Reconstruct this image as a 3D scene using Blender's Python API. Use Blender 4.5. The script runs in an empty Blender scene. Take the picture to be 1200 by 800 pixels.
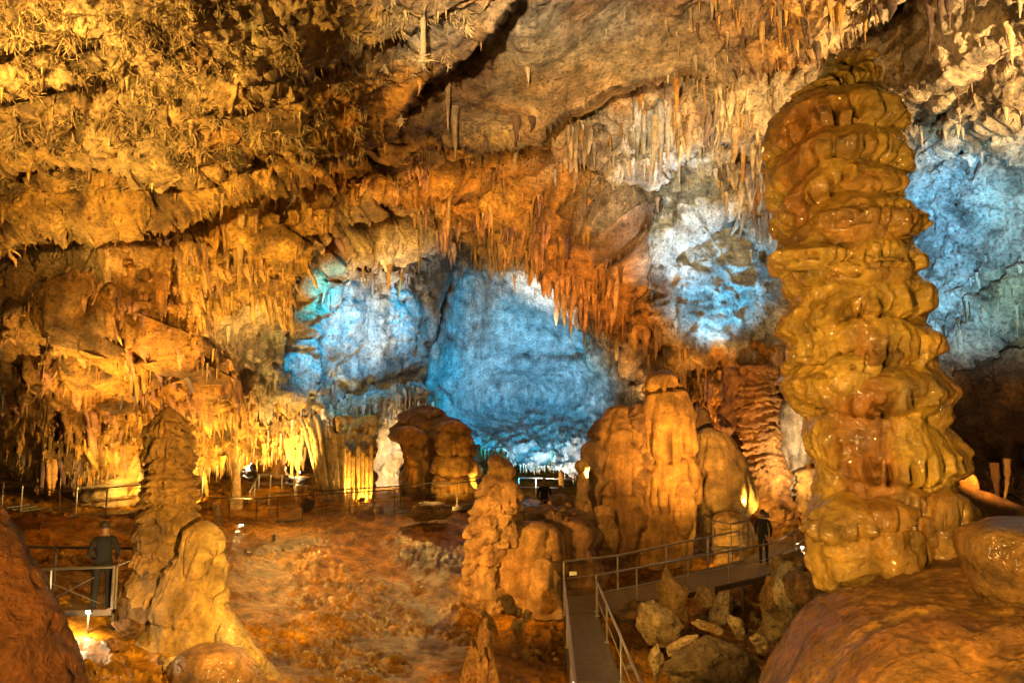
import bpy, bmesh, math, random
import numpy as np
from mathutils import Vector, Matrix

random.seed(7)
RNG = np.random.default_rng(11)
scene = bpy.context.scene
COL = scene.collection

# ------------------------------------------------------------------ camera
CAM = np.array([0.0, 0.0, 6.0])
PITCH = math.atan(80 / 800)
cam_data = bpy.data.cameras.new("camera")
cam_data.lens = 24.0
cam_data.sensor_width = 36.0
cam_data.clip_start = 0.05
cam_data.clip_end = 500.0
camera = bpy.data.objects.new("camera", cam_data)
camera.location = CAM
camera.rotation_euler = (math.pi / 2 + PITCH, 0, 0)
COL.objects.link(camera)
scene.camera = camera

# ------------------------------------------------------------------ world: a closed cave, nearly no skylight
world = bpy.data.worlds.new("World")
scene.world = world
world.use_nodes = True
world.node_tree.nodes["Background"].inputs[0].default_value = (1.0, 0.62, 0.34, 1)
world.node_tree.nodes["Background"].inputs[1].default_value = 0.012

# ------------------------------------------------------------------ exposure and renderer
scene.view_settings.view_transform = 'Standard'
scene.view_settings.look = 'None'
scene.view_settings.exposure = 1.15
scene.view_settings.gamma = 1.0
scene.render.engine = 'CYCLES'
scene.cycles.max_bounces = 4
scene.cycles.diffuse_bounces = 1
scene.cycles.glossy_bounces = 2
scene.cycles.sample_clamp_indirect = 6.0
scene.cycles.use_denoising = True
scene.cycles.denoiser = 'OPENIMAGEDENOISE'
scene.cycles.denoising_input_passes = 'RGB_ALBEDO'
scene.cycles.denoising_prefilter = 'NONE'
scene.cycles.use_light_tree = True

# ------------------------------------------------------------------ pixel of the 1200x800 photo + distance -> point of the cave
CA, SA = math.cos(PITCH), math.sin(PITCH)
def P(px, py, d):
    px = np.asarray(px, float); py = np.asarray(py, float); d = np.asarray(d, float)
    dx = (px - 600) / 800.0
    dy = (400 - py) / 800.0
    vy = CA - dy * SA
    vz = SA + dy * CA
    t = d / vy
    return np.stack(np.broadcast_arrays(CAM[0] + t * dx, CAM[1] + t * vy, CAM[2] + t * vz), -1)
def PV(px, py, d):
    return Vector(P(px, py, d).tolist())

# ------------------------------------------------------------------ lamps: the cave's own lighting plus unseen added spots
WARM = (1.0, 0.50, 0.11)
GOLD_L = (1.0, 0.575, 0.125)
AMBER = (1.0, 0.46, 0.09)
CREAM_L = (1.0, 0.73, 0.38)
WHITE_L = (1.0, 0.90, 0.74)
BLUE_L = (0.0, 0.46, 0.80)
PALE_L = (0.35, 0.72, 1.0)
COLUMN_L = (1.0, 0.64, 0.17)
def lamp(name, loc, target, power, color, angle=None, blend=0.8, radius=0.12):
    kind = 'SPOT' if angle else 'POINT'
    L = bpy.data.lights.new(name, kind)
    L.energy = power
    L.color = color
    L.shadow_soft_size = radius
    if angle:
        L.spot_size = math.radians(angle)
        L.spot_blend = blend
    o = bpy.data.objects.new(name, L)
    o.location = loc
    if target is not None:
        o.rotation_euler = (Vector(target) - Vector(loc)).to_track_quat('-Z', 'Y').to_euler()
    COL.objects.link(o)
    return o

K = 1.0
#      (where px,py,d)      (aimed at px,py,d)     watts  colour  cone  blend  size
def W3(x, y, z): return ("w", x, y, z)
LAMPS = [
    # unseen spots added high at the near end: raking light on the roof
    (W3(-12.5, 8.0, 8.6), (230, 70, 16.0), 5000, GOLD_L, 88, 0.8, .12),
    (W3(-9, 3.0, 8.6), (250, 250, 22.0), 6500, GOLD_L, 50, 0.8, .12),
    (W3(-1.0, 2.5, 9.0), (690, 50, 19.0), 15000, CREAM_L, 46, 0.9, .12),
    (W3(13.0, 9.5, 8.0), (1085, 20, 18.0), 13000, CREAM_L, 52, 0.9, .12),
    # draped wall above the low recess
    ((110, 545, 23.0), (120, 330, 23.5), 1500, GOLD_L, 120, 0.9, .10),
    ((330, 560, 22.5), (260, 300, 23.5), 2600, GOLD_L, 90, 0.9, .10),
    # fringe of the recess from inside
    ((250, 565, 26.5), (200, 500, 27.5), 700, GOLD_L, 150, 0.6, .08),
    ((350, 556, 30.5), (320, 505, 32.0), 900, GOLD_L, 150, 0.6, .08),
    ((130, 565, 25.5), (110, 500, 27.5), 220, GOLD_L, 150, 0.6, .08),
    # middle of the roof
    ((690, 560, 23.5), (590, 210, 28.0), 3600, WARM, 50, 0.9, .12),
    ((520, 560, 27.0), (470, 250, 29.0), 5200, GOLD_L, 60, 0.9, .12),
    ((690, 520, 29.0), (680, 300, 31.0), 2400, AMBER, 80, 0.9, .12),
    # white bowl with blue light
    ((600, 566, 31.5), (600, 450, 43.0), 7500, BLUE_L, 72, 0.95, .2),
    ((592, 535, 32.5), (640, 350, 38.0), 6500, WHITE_L, 32, 0.9, .2),
    ((640, 568, 36.5), (640, 545, 39.0), 650, WHITE_L, 90, 0.8, .1),
    ((420, 300, 26.5), (375, 420, 34.0), 3300, BLUE_L, 64, 0.9, .4),
    ((488, 300, 31.5), (478, 390, 36.5), 1500, BLUE_L, 46, 0.9, .2),
    ((480, 525, 29.0), (440, 322, 34.0), 2300, WHITE_L, 52, 0.9, .2),
    # upper right wall with blue light
    ((832, 470, 26.8), (830, 262, 29.0), 2500, BLUE_L, 70, 0.95, .2),
    ((845, 470, 25.6), (765, 185, 28.0), 2000, WHITE_L, 46, 0.9, .2),
    ((1185, 505, 12.0), (1125, 265, 22.5), 8500, BLUE_L, 46, 0.9, .2),
    ((1185, 505, 12.0), (1110, 200, 21.0), 1500, CREAM_L, 85, 0.9, .2),
    ((1165, 560, 12.5), (1150, 440, 21.0), 650, AMBER, 80, 0.9, .08),
    ((900, 600, 20.0), (840, 150, 25.0), 3400, WARM, 60, 0.9, .12),
    ((735, 500, 32.0), (725, 405, 38.0), 700, CREAM_L, 60, 0.9, .12),
    # ribbed column and the hollow behind it
    ((872, 588, 25.6), (895, 560, 27.5), 120, GOLD_L, 140, 0.8, .06),
    ((940, 560, 25.5), (925, 520, 28.5), 350, CREAM_L, 120, 0.8, .06),
    ((840, 600, 29.0), (900, 430, 30.0), 1000, AMBER, 120, 0.8, .08),
    # great stalagmite and flowstone mass
    ((870, 640, 18.0), (790, 500, 26.0), 3800, WARM, 50, 0.9, .10),
    ((838, 640, 23.8), (858, 618, 26.0), 60, GOLD_L, 150, 0.8, .06),
    # near column and mound: unseen spots added near the camera
    (W3(0.2, 2.5, 6.4), (1010, 380, 9.0), 1000, COLUMN_L, 100, 0.9, .05),
    (W3(5.5, 1.2, 6.6), (1010, 450, 9.0), 240, COLUMN_L, 110, 0.9, .06),
    (W3(0.6, 3.0, 4.2), (1000, 700, 7.0), 620, GOLD_L, 110, 0.9, .06),
    # floor and middle group: unseen spots added for glint and fill
    (W3(-0.6, 24.0, 4.6), (400, 730, 18.0), 500, GOLD_L, 85, 0.9, .06),
    (W3(-9.5, 24.0, 4.6), (440, 670, 21.5), 600, GOLD_L, 85, 0.9, .06),
    (W3(-4.5, 10.0, 5.0), (400, 760, 17.0), 600, GOLD_L, 75, 0.9, .06),
    ((470, 640, 17.0), (610, 640, 21.0), 900, WARM, 70, 0.9, .06),
    (W3(-0.8, 10.0, 1.5), (565, 760, 13.6), 330, WARM, 90, 0.9, .05),
    (W3(1.0, 12.0, 4.0), (830, 730, 17.0), 480, GOLD_L, 70, 0.9, .06),
    (W3(-3.5, 28.6, 3.6), (430, 650, 23.5), 170, GOLD_L, 140, 0.9, .06),
    (W3(-8.5, 27.5, 3.6), (330, 640, 24.0), 120, GOLD_L, 140, 0.9, .06),
    ((640, 470, 18.0), (750, 560, 26.0), 1000, WARM, 46, 0.9, .08),
    # left stalagmite and boss
    (W3(-3.0, 9.0, 4.0), (225, 640, 14.5), 1700, GOLD_L, 80, 0.9, .08),
    (W3(-3.5, 3.5, 4.2), (30, 700, 7.0), 420, WARM, 120, 0.9, .08),
    # passages behind
    ((285, 590, 28.0), (290, 545, 32.0), 220, GOLD_L, 110, 0.8, .06),
    ((230, 585, 30.0), (190, 560, 34.0), 260, AMBER, 130, 0.8, .06),
    ((560, 570, 31.0), (550, 540, 33.5), 160, GOLD_L, 90, 0.8, .06),
    ((400, 580, 31.5), (408, 520, 33.5), 240, GOLD_L, 100, 0.8, .06),
    ((455, 560, 34.0), (455, 530, 37.0), 480, CREAM_L, 140, 0.8, .06),
    ((525, 600, 28.8), (520, 540, 33.0), 180, GOLD_L, 90, 0.9, .06),
    ((430, 575, 30.8), (415, 540, 33.0), 130, GOLD_L, 120, 0.8, .06),
    ((320, 560, 41.0), (320, 535, 44.0), 700, AMBER, 150, 0.8, .06),
    ((165, 560, 27.6), (140, 550, 29.0), 170, GOLD_L, 140, 0.8, .06),
    ((640, 560, 35.5), (640, 580, 38.0), 50, WARM, 150, 0.8, .06),
]
for i, (a, b, w, c, ang, bl, rad) in enumerate(LAMPS):
    lamp("unseen_spot", Vector(a[1:]) if a[0] == "w" else PV(*a), PV(*b), w * K, c, ang, bl, rad)  # unseen, without fixtures; some added only as fill
# ------------------------------------------------------------------ noise
_perm = RNG.permutation(256).astype(np.int32)
_perm = np.concatenate([_perm, _perm, _perm])
_grad = RNG.normal(size=(256, 3)); _grad /= np.linalg.norm(_grad, axis=1)[:, None]
_grad = _grad.astype(np.float32)
def noise(p, seed=0):
    p = np.asarray(p, np.float32) + np.float32(seed * 17.31 + 311.7)
    i = np.floor(p).astype(np.int32); f = p - i
    i &= 255
    u = f * f * f * (f * (f * 6 - 15) + 10)
    out = 0
    for cx in (0, 1):
        hx = _perm[i[..., 0] + cx]
        wx = u[..., 0] if cx else 1 - u[..., 0]
        for cy in (0, 1):
            hy = _perm[hx + i[..., 1] + cy]
            wy = wx * (u[..., 1] if cy else 1 - u[..., 1])
            for cz in (0, 1):
                h = _perm[hy + i[..., 2] + cz]
                g = _grad[h]
                dot = g[..., 0] * (f[..., 0] - cx) + g[..., 1] * (f[..., 1] - cy) + g[..., 2] * (f[..., 2] - cz)
                out = out + dot * (wy * (u[..., 2] if cz else 1 - u[..., 2]))
    return out * 1.5
def fbm(p, octv=4, seed=0, gain=.5):
    p = np.asarray(p, np.float32)
    a, s, out = 1.0, 1.0, 0
    for k in range(octv):
        out = out + a * noise(p * s, seed + k * 3)
        a *= gain; s *= 2.03
    return out
def ridged(p, octv=3, seed=0, gain=.5):
    p = np.asarray(p, np.float32)
    a, s, out = 1.0, 1.0, 0
    for k in range(octv):
        out = out + a * (1 - 2 * np.abs(noise(p * s, seed + k * 3)))
        a *= gain; s *= 2.1
    return out
def cells(p, seed=0):
    """distance to the nearest and second nearest feature point, for 2-D points"""
    p = np.asarray(p, np.float32)
    i = np.floor(p).astype(np.int32); f = p - i
    d1 = np.full(p.shape[:-1], 9.0, np.float32); d2 = d1.copy()
    for ox in (-1, 0, 1):
        for oy in (-1, 0, 1):
            h = _perm[(_perm[(i[..., 0] + ox + seed) & 255] + i[..., 1] + oy) & 255]
            fx = _grad[h, 0] * .45 + .5; fy = _grad[h, 1] * .45 + .5
            d = np.hypot(ox + fx - f[..., 0], oy + fy - f[..., 1])
            d2 = np.minimum(d2, np.maximum(d, d1)); d1 = np.minimum(d1, d)
    return d1, d2
def sstep(a, b, x):
    t = np.clip((x - a) / (b - a), 0, 1)
    return t * t * (3 - 2 * t)
def tps(ctrl, q, smooth=0.0):
    """thin plate surface through control points (x, y, value)"""
    c = np.asarray(ctrl, float); xy = c[:, :2]; n = len(c)
    s = 1.0 / np.ptp(xy[:, 0])
    def U(r2): return np.where(r2 > 0, r2 * np.log(np.maximum(r2, 1e-12)), 0)
    A = xy * s
    D = ((A[:, None] - A[None]) ** 2).sum(-1)
    M = np.zeros((n + 3, n + 3)); M[:n, :n] = U(D) + smooth * np.eye(n)
    M[:n, n] = 1; M[:n, n + 1:] = A; M[n, :n] = 1; M[n + 1:, :n] = A.T
    w = np.linalg.solve(M, np.concatenate([c[:, 2], [0, 0, 0]]))
    Q = np.asarray(q, float) * s
    out = np.empty(len(Q))
    for k in range(0, len(Q), 40000):
        b = Q[k:k + 40000]
        r2 = ((b[:, None] - A[None]) ** 2).sum(-1)
        out[k:k + 40000] = U(r2) @ w[:n] + w[n] + b @ w[n + 1:]
    return out

# ------------------------------------------------------------------ meshes
def mesh_np(name, V, F, col=None, smooth=True):
    V = np.asarray(V, np.float32).reshape(-1, 3); F = np.asarray(F, np.int32)
    k = F.shape[1]
    me = bpy.data.meshes.new(name)
    me.vertices.add(len(V)); me.vertices.foreach_set("co", V.ravel())
    me.loops.add(F.size); me.loops.foreach_set("vertex_index", F.ravel())
    me.polygons.add(len(F))
    me.polygons.foreach_set("loop_start", np.arange(0, F.size, k, dtype=np.int32))
    me.polygons.foreach_set("loop_total", np.full(len(F), k, np.int32))
    me.polygons.foreach_set("use_smooth", np.full(len(F), smooth, bool))
    me.update(calc_edges=True)
    if col is not None:
        at = me.color_attributes.new("stone", 'FLOAT_COLOR', 'POINT')
        c = np.ones((len(V), 4), np.float32); c[:, :3] = np.asarray(col).reshape(-1, 3)
        at.data.foreach_set("color", c.ravel())
    return me
def grid_faces(nr, nc, wrap=False, flip=False):
    r = np.arange(nr - 1)[:, None]
    c = np.arange(nc if wrap else nc - 1)[None]
    c2 = (c + 1) % nc
    a, b = r * nc + c, r * nc + c2
    d, e = (r + 1) * nc + c, (r + 1) * nc + c2
    F = np.stack(np.broadcast_arrays(a, d, e, b), -1).reshape(-1, 4)
    return F[:, ::-1] if flip else F
def link(name, me, mat=None, parent=None, loc=None):
    o = bpy.data.objects.new(name, me)
    if mat is not None and not me.materials: me.materials.append(mat)
    if parent is not None: o.parent = parent
    if loc is not None: o.location = loc
    COL.objects.link(o)
    return o
def tag(o, label=None, cat=None, group=None, kind=None):
    if label: o["label"] = label
    if cat: o["category"] = cat
    if group: o["group"] = group
    if kind: o["kind"] = kind
    return o
def empty(name, loc, label, cat, group=None):
    o = bpy.data.objects.new(name, None)
    o.empty_display_size = .2
    o.location = loc
    COL.objects.link(o)
    return tag(o, label, cat, group)
def bm_obj(name, bm, mat, parent=None, loc=None, smooth=False):
    me = bpy.data.meshes.new(name); bm.to_mesh(me); bm.free()
    if smooth:
        me.polygons.foreach_set("use_smooth", [True] * len(me.polygons))
    return link(name, me, mat, parent, loc)
def tube(bm, pts, r, n=6, cap=True):
    """round bar through world points"""
    pts = [Vector(p) for p in pts]
    rs = r if isinstance(r, (list, tuple)) else [r] * len(pts)
    rings = []
    for i, p in enumerate(pts):
        t = (pts[min(i + 1, len(pts) - 1)] - pts[max(i - 1, 0)]).normalized()
        a = t.cross(Vector((0, 0, 1)))
        if a.length < 1e-3: a = t.cross(Vector((1, 0, 0)))
        a.normalize(); b = t.cross(a)
        rings.append([bm.verts.new(p + (a * math.cos(q) + b * math.sin(q)) * rs[i]) for q in (2 * math.pi * k / n for k in range(n))])
    for i in range(len(rings) - 1):
        for k in range(n):
            bm.faces.new((rings[i][k], rings[i][(k + 1) % n], rings[i + 1][(k + 1) % n], rings[i + 1][k]))
    if cap:
        bm.faces.new(rings[0][::-1]); bm.faces.new(rings[-1])
def prism(bm, poly, z0, z1):
    """upright block over a ground polygon; z0, z1 numbers or per-corner lists"""
    n = len(poly)
    za = z0 if isinstance(z0, (list, tuple)) else [z0] * n
    zb = z1 if isinstance(z1, (list, tuple)) else [z1] * n
    lo = [bm.verts.new((p[0], p[1], za[i])) for i, p in enumerate(poly)]
    hi = [bm.verts.new((p[0], p[1], zb[i])) for i, p in enumerate(poly)]
    bm.faces.new(lo[::-1]); bm.faces.new(hi)
    for i in range(n):
        j = (i + 1) % n
        bm.faces.new((lo[i], lo[j], hi[j], hi[i]))
    bmesh.ops.recalc_face_normals(bm, faces=bm.faces)
def box(bm, c, s, rz=0.0, rx=0.0):
    m = Matrix.Translation(c) @ Matrix.Rotation(rz, 4, 'Z') @ Matrix.Rotation(rx, 4, 'X') @ Matrix.Diagonal((s[0], s[1], s[2], 1))
    bmesh.ops.create_cube(bm, size=1.0, matrix=m)

# ------------------------------------------------------------------ materials
def nd(nt, t, **kw):
    n = nt.nodes.new(t)
    for k, v in kw.items():
        if k in n.inputs: n.inputs[k].default_value = v
        else: setattr(n, k, v)
    return n
def rock_mat(name, rough=(.55, .85), bump=.35, scale=6.0, spec=.4, coat=0.0, tint=(1, 1, 1), contrast=.45, streak=True, coatr=.18, bdist=.06, pits=True, ys=.5):
    """stone: mineral colour of the mesh x mottling, streaks and fine relief"""
    m = bpy.data.materials.new(name); m.use_nodes = True
    nt = m.node_tree; L = nt.links
    b = nt.nodes["Principled BSDF"]
    geo = nd(nt, "ShaderNodeNewGeometry")
    at = nd(nt, "ShaderNodeAttribute", attribute_name="stone")
    n1 = nd(nt, "ShaderNodeTexNoise", Scale=scale * .35, Detail=6.0, Roughness=.65)
    n2 = nd(nt, "ShaderNodeTexNoise", Scale=scale * 2.2, Detail=5.0, Roughness=.7)
    L.new(geo.outputs["Position"], n1.inputs["Vector"]); L.new(geo.outputs["Position"], n2.inputs["Vector"])
    mp = nd(nt, "ShaderNodeMapping"); mp.inputs["Scale"].default_value = (scale * .75, scale * ys, scale * .10)
    L.new(geo.outputs["Position"], mp.inputs["Vector"])
    n3 = nd(nt, "ShaderNodeTexNoise", Scale=1.0, Detail=4.0, Roughness=.6)
    L.new(mp.outputs[0], n3.inputs["Vector"])
    def ramp(src, lo, hi, a=.3, c=.7):
        r = nd(nt, "ShaderNodeMapRange"); r.inputs["From Min"].default_value = a; r.inputs["From Max"].default_value = c
        r.inputs["To Min"].default_value = lo; r.inputs["To Max"].default_value = hi
        L.new(src, r.inputs["Value"]); return r.outputs["Result"]
    def mul(a, c):
        x = nd(nt, "ShaderNodeMath", operation='MULTIPLY'); L.new(a, x.inputs[0]); L.new(c, x.inputs[1]); return x.outputs[0]
    k = mul(ramp(n1.outputs["Fac"], 1 - contrast, 1 + contrast * .5), ramp(n2.outputs["Fac"], 1 - contrast * .8, 1 + contrast * .4))
    if streak: k = mul(k, ramp(n3.outputs["Fac"], 1 - contrast * .6, 1 + contrast * .3))
    k = mul(k, ramp(n2.outputs["Fac"], .4, 1.0, .33, .45)) if pits else k      # manganese specks
    vm = nd(nt, "ShaderNodeVectorMath", operation='SCALE'); L.new(at.outputs["Color"], vm.inputs[0]); L.new(k, vm.inputs["Scale"])
    vt = nd(nt, "ShaderNodeVectorMath", operation='MULTIPLY'); L.new(vm.outputs[0], vt.inputs[0]); vt.inputs[1].default_value = tint
    L.new(vt.outputs[0], b.inputs["Base Color"])
    L.new(ramp(n1.outputs["Fac"], rough[1], rough[0]), b.inputs["Roughness"])
    b.inputs["Specular IOR Level"].default_value = spec
    b.inputs["Coat Weight"].default_value = coat; b.inputs["Coat Roughness"].default_value = coatr
    ad = nd(nt, "ShaderNodeMath", operation='ADD'); L.new(n2.outputs["Fac"], ad.inputs[0]); L.new(n3.outputs["Fac"], ad.inputs[1])
    bp = nd(nt, "ShaderNodeBump", Strength=bump, Distance=bdist)
    L.new(ad.outputs[0], bp.inputs["Height"]); L.new(bp.outputs[0], b.inputs["Normal"])
    if coat:                                            # the water film follows only the coarser bumps, so it glints
        n4 = nd(nt, "ShaderNodeTexNoise", Scale=scale * 2.0, Detail=1.5, Roughness=.5)
        L.new(geo.outputs["Position"], n4.inputs["Vector"])
        b4 = nd(nt, "ShaderNodeBump", Strength=.8, Distance=bdist * .7)
        L.new(n4.outputs["Fac"], b4.inputs["Height"]); L.new(b4.outputs[0], b.inputs["Coat Normal"])
    return m
def plain(name, col, rough=.5, metal=0.0, emit=None, strength=0.0, noise_amt=.25, scale=20.0):
    m = bpy.data.materials.new(name); m.use_nodes = True
    nt = m.node_tree; b = nt.nodes["Principled BSDF"]
    geo = nd(nt, "ShaderNodeNewGeometry")
    n = nd(nt, "ShaderNodeTexNoise", Scale=scale, Detail=4.0)
    nt.links.new(geo.outputs["Position"], n.inputs["Vector"])
    mx = nd(nt, "ShaderNodeMix", data_type='RGBA')
    mx.inputs["A"].default_value = (*[c * (1 - noise_amt) for c in col], 1); mx.inputs["B"].default_value = (*[min(1, c * (1 + noise_amt)) for c in col], 1)
    nt.links.new(n.outputs["Fac"], mx.inputs["Factor"]); nt.links.new(mx.outputs["Result"], b.inputs["Base Color"])
    b.inputs["Roughness"].default_value = rough; b.inputs["Metallic"].default_value = metal
    if emit:
        b.inputs["Emission Color"].default_value = (*emit, 1); b.inputs["Emission Strength"].default_value = strength
    return m
M_WALL = rock_mat("cave_rock", (.5, .85), 1.0, 4.5, .35, contrast=.65, bdist=.14, ys=.3)
M_FLOW = rock_mat("dry_flowstone", (.35, .7), .9, 6.0, .45, contrast=.55, bdist=.10, pits=False)
M_WET = rock_mat("wet_flowstone", (.25, .45), .8, 9.0, .6, 1.0, contrast=.45, coatr=.09, bdist=.05, pits=False)
M_MOUND = rock_mat("damp_flowstone", (.25, .5), 1.0, 8.0, .5, .35, contrast=.7, coatr=.18, bdist=.06, pits=False)
M_FLOOR = rock_mat("wet_clay", (.3, .55), .5, 5.0, .3, .12, streak=False, contrast=.85, coatr=.2, bdist=.07, pits=False)
M_ROCK = rock_mat("broken_stone", (.5, .85), 1.0, 7.0, .35, streak=False, contrast=.6, bdist=.10)
M_STEEL = plain("galvanised_steel", (.42, .39, .35), .38, .85)
M_DARKSTEEL = plain("dark_steel", (.12, .10, .08), .5, .7)
M_DECK = plain("steel_deck_plate", (.13, .11, .085), .5, .5, scale=9.0, noise_amt=.5)
M_LENS = plain("lamp_lens", (1, .95, .8), .3, 0, (1.0, .80, .45), 25.0)
M_CLOTH = plain("dark_cloth", (.007, .007, .009), .9, scale=40)
M_SKIN = plain("skin", (.25, .13, .08), .55, scale=30)
M_HAIR = plain("dark_hair", (.03, .02, .015), .7, scale=60)
M_CARD = plain("pale_plate", (.75, .72, .62), .5)

GOLD = (.66, .36, .07); ORANGE = (.62, .27, .035); CREAM = (.68, .49, .25); WHITE = (.72, .70, .66); BROWN = (.24, .12, .045)
DARK = (.075, .042, .022); GREY = (.34, .29, .23); RUST = (.50, .215, .045); TAN = (.50, .33, .15); PINK = (.72, .58, .46); BLUELIT_WHITE = (.56, .64, .68)  # the last, a bluish white, puts blue lamp light into the stone colour
# ------------------------------------------------------------------ the cave shell: roof and back wall as one skin of rock
CTRL = []
def row(py, pairs): CTRL.extend((a, py, b) for a, b in pairs)
row(-420, [(-500, 8), (-100, 7.5), (300, 7.5), (700, 8), (1100, 8), (1700, 8)])
row(-200, [(-500, 9), (0, 9.5), (500, 10.5), (900, 12), (1300, 11), (1700, 9)])
row(0, [(-500, 11), (-200, 11), (0, 12), (200, 12), (400, 13), (550, 14), (700, 17.5), (900, 19), (1050, 17.5), (1200, 15), (1450, 13), (1700, 11)])
row(100, [(-500, 13), (-200, 13.5), (0, 15), (200, 16), (400, 17), (500, 19), (700, 22), (850, 23), (1000, 21), (1200, 17), (1450, 14)])
row(200, [(-500, 15), (-200, 16), (0, 19), (200, 20), (350, 22), (450, 25.5), (600, 28), (700, 28), (800, 28), (1000, 24), (1200, 19), (1500, 15)])
row(300, [(-500, 16), (-200, 18), (0, 22), (100, 22), (250, 23), (330, 25), (400, 31), (500, 36), (535, 39), (600, 36), (700, 31), (800, 29), (1000, 26), (1200, 21), (1500, 16)])
row(400, [(-500, 17), (-200, 20), (0, 24), (100, 24), (250, 26), (350, 31), (450, 35), (510, 38.5), (560, 42.5), (620, 43), (680, 41.5), (740, 36), (800, 31), (900, 30), (1000, 27), (1200, 21), (1500, 17)])
row(480, [(-500, 18), (-200, 22), (0, 26), (150, 27), (250, 29), (350, 33), (450, 36), (505, 39), (560, 43), (640, 43.5), (700, 41.5), (760, 37), (850, 32), (950, 30), (1100, 24), (1200, 20.5), (1500, 17)])
row(545, [(-500, 19), (-200, 23), (0, 27), (100, 28), (250, 31), (350, 34), (450, 37), (520, 38.5), (580, 38.8), (690, 39), (760, 37), (900, 33), (1100, 25), (1200, 20.5), (1500, 17)])
row(630, [(-500, 19), (0, 27), (300, 32), (600, 41), (900, 34), (1100, 26), (1200, 21), (1700, 17)])

LIP = np.array([(-600, 520), (0, 512), (40, 528), (85, 545), (120, 542), (150, 515), (180, 505), (215, 530), (245, 532), (280, 522), (330, 520), (370, 505), (400, 498), (430, 486),
                (470, 484), (500, 490), (535, 508), (570, 530), (610, 552), (650, 556), (700, 558), (760, 562), (830, 572), (900, 600), (960, 604), (1040, 590), (1110, 566), (1150, 572), (1180, 582), (1230, 590), (1700, 600)], float)
def lip_py(px): return np.interp(px, LIP[:, 0], LIP[:, 1])

# ledges of the roof: lower edge as (px, py), drop behind it in metres, fade length and edge softness in px
LEDGES = [
    ([(-600, 300), (-100, 285), (0, 275), (100, 262), (200, 245), (300, 215), (350, 200), (400, 180), (440, 152), (480, 112), (530, 72), (580, 30), (620, -20)], 4.2, 50, 3),
    ([(465, 148), (520, 160), (560, 166), (600, 163), (640, 140), (700, 118), (760, 88), (850, 72), (960, 48), (1040, 8), (1100, -40)], 5.0, 60, 3),
    ([(325, 420), (338, 350), (352, 305), (372, 268), (410, 240), (450, 224), (500, 208), (540, 215)], 6.0, 30, 3),
    ([(352, 360), (372, 318), (400, 296), (450, 286), (480, 290)], 1.2, 26, 3),
    ([(480, 300), (520, 285), (556, 262), (600, 312), (640, 342), (700, 376), (760, 432)], 3.0, 50, 3),
    ([(590, 240), (640, 215), (670, 232), (700, 262), (730, 300), (765, 345)], 2.4, 36, 3),
    ([(540, 178), (600, 188), (660, 178), (720, 195), (760, 210), (790, 180), (830, 150), (880, 170)], 2.6, 45, 3),
    ([(740, 330), (780, 300), (830, 255), (870, 250), (910, 300)], 1.0, 40, 4),
    ([(20, 296), (60, 282), (110, 302), (150, 320), (180, 318)], 1.6, 40, 3),
    ([(30, 400), (90, 388), (140, 378), (190, 395), (240, 440)], 2.0, 40, 4),
    ([(-100, 120), (0, 105), (60, 95), (110, 80), (160, 100), (260, 110), (330, 90)], 1.3, 26, 3),
    ([(0, 190), (80, 178), (160, 185), (240, 200), (300, 165), (360, 150)], 1.3, 26, 3),
    ([(-40, 55), (60, 40), (140, 50), (240, 55), (330, 70), (420, 50), (500, 20)], 1.4, 26, 3),
    ([(1060, 440), (1100, 415), (1150, 395), (1200, 350), (1300, 330)], 1.6, 90, 10),
    ([(1090, 130), (1130, 90), (1180, 40), (1260, 20)], 1.0, 50, 6),
    ([(1090, 180), (1140, 160), (1200, 130), (1300, 110)], .8, 40, 6),
    ([(780, 425), (840, 410), (900, 430), (940, 445)], 1.4, 50, 6),
    ([(290, 470), (330, 455), (400, 440), (470, 430), (515, 440)], .8, 40, 8),
]
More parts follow.
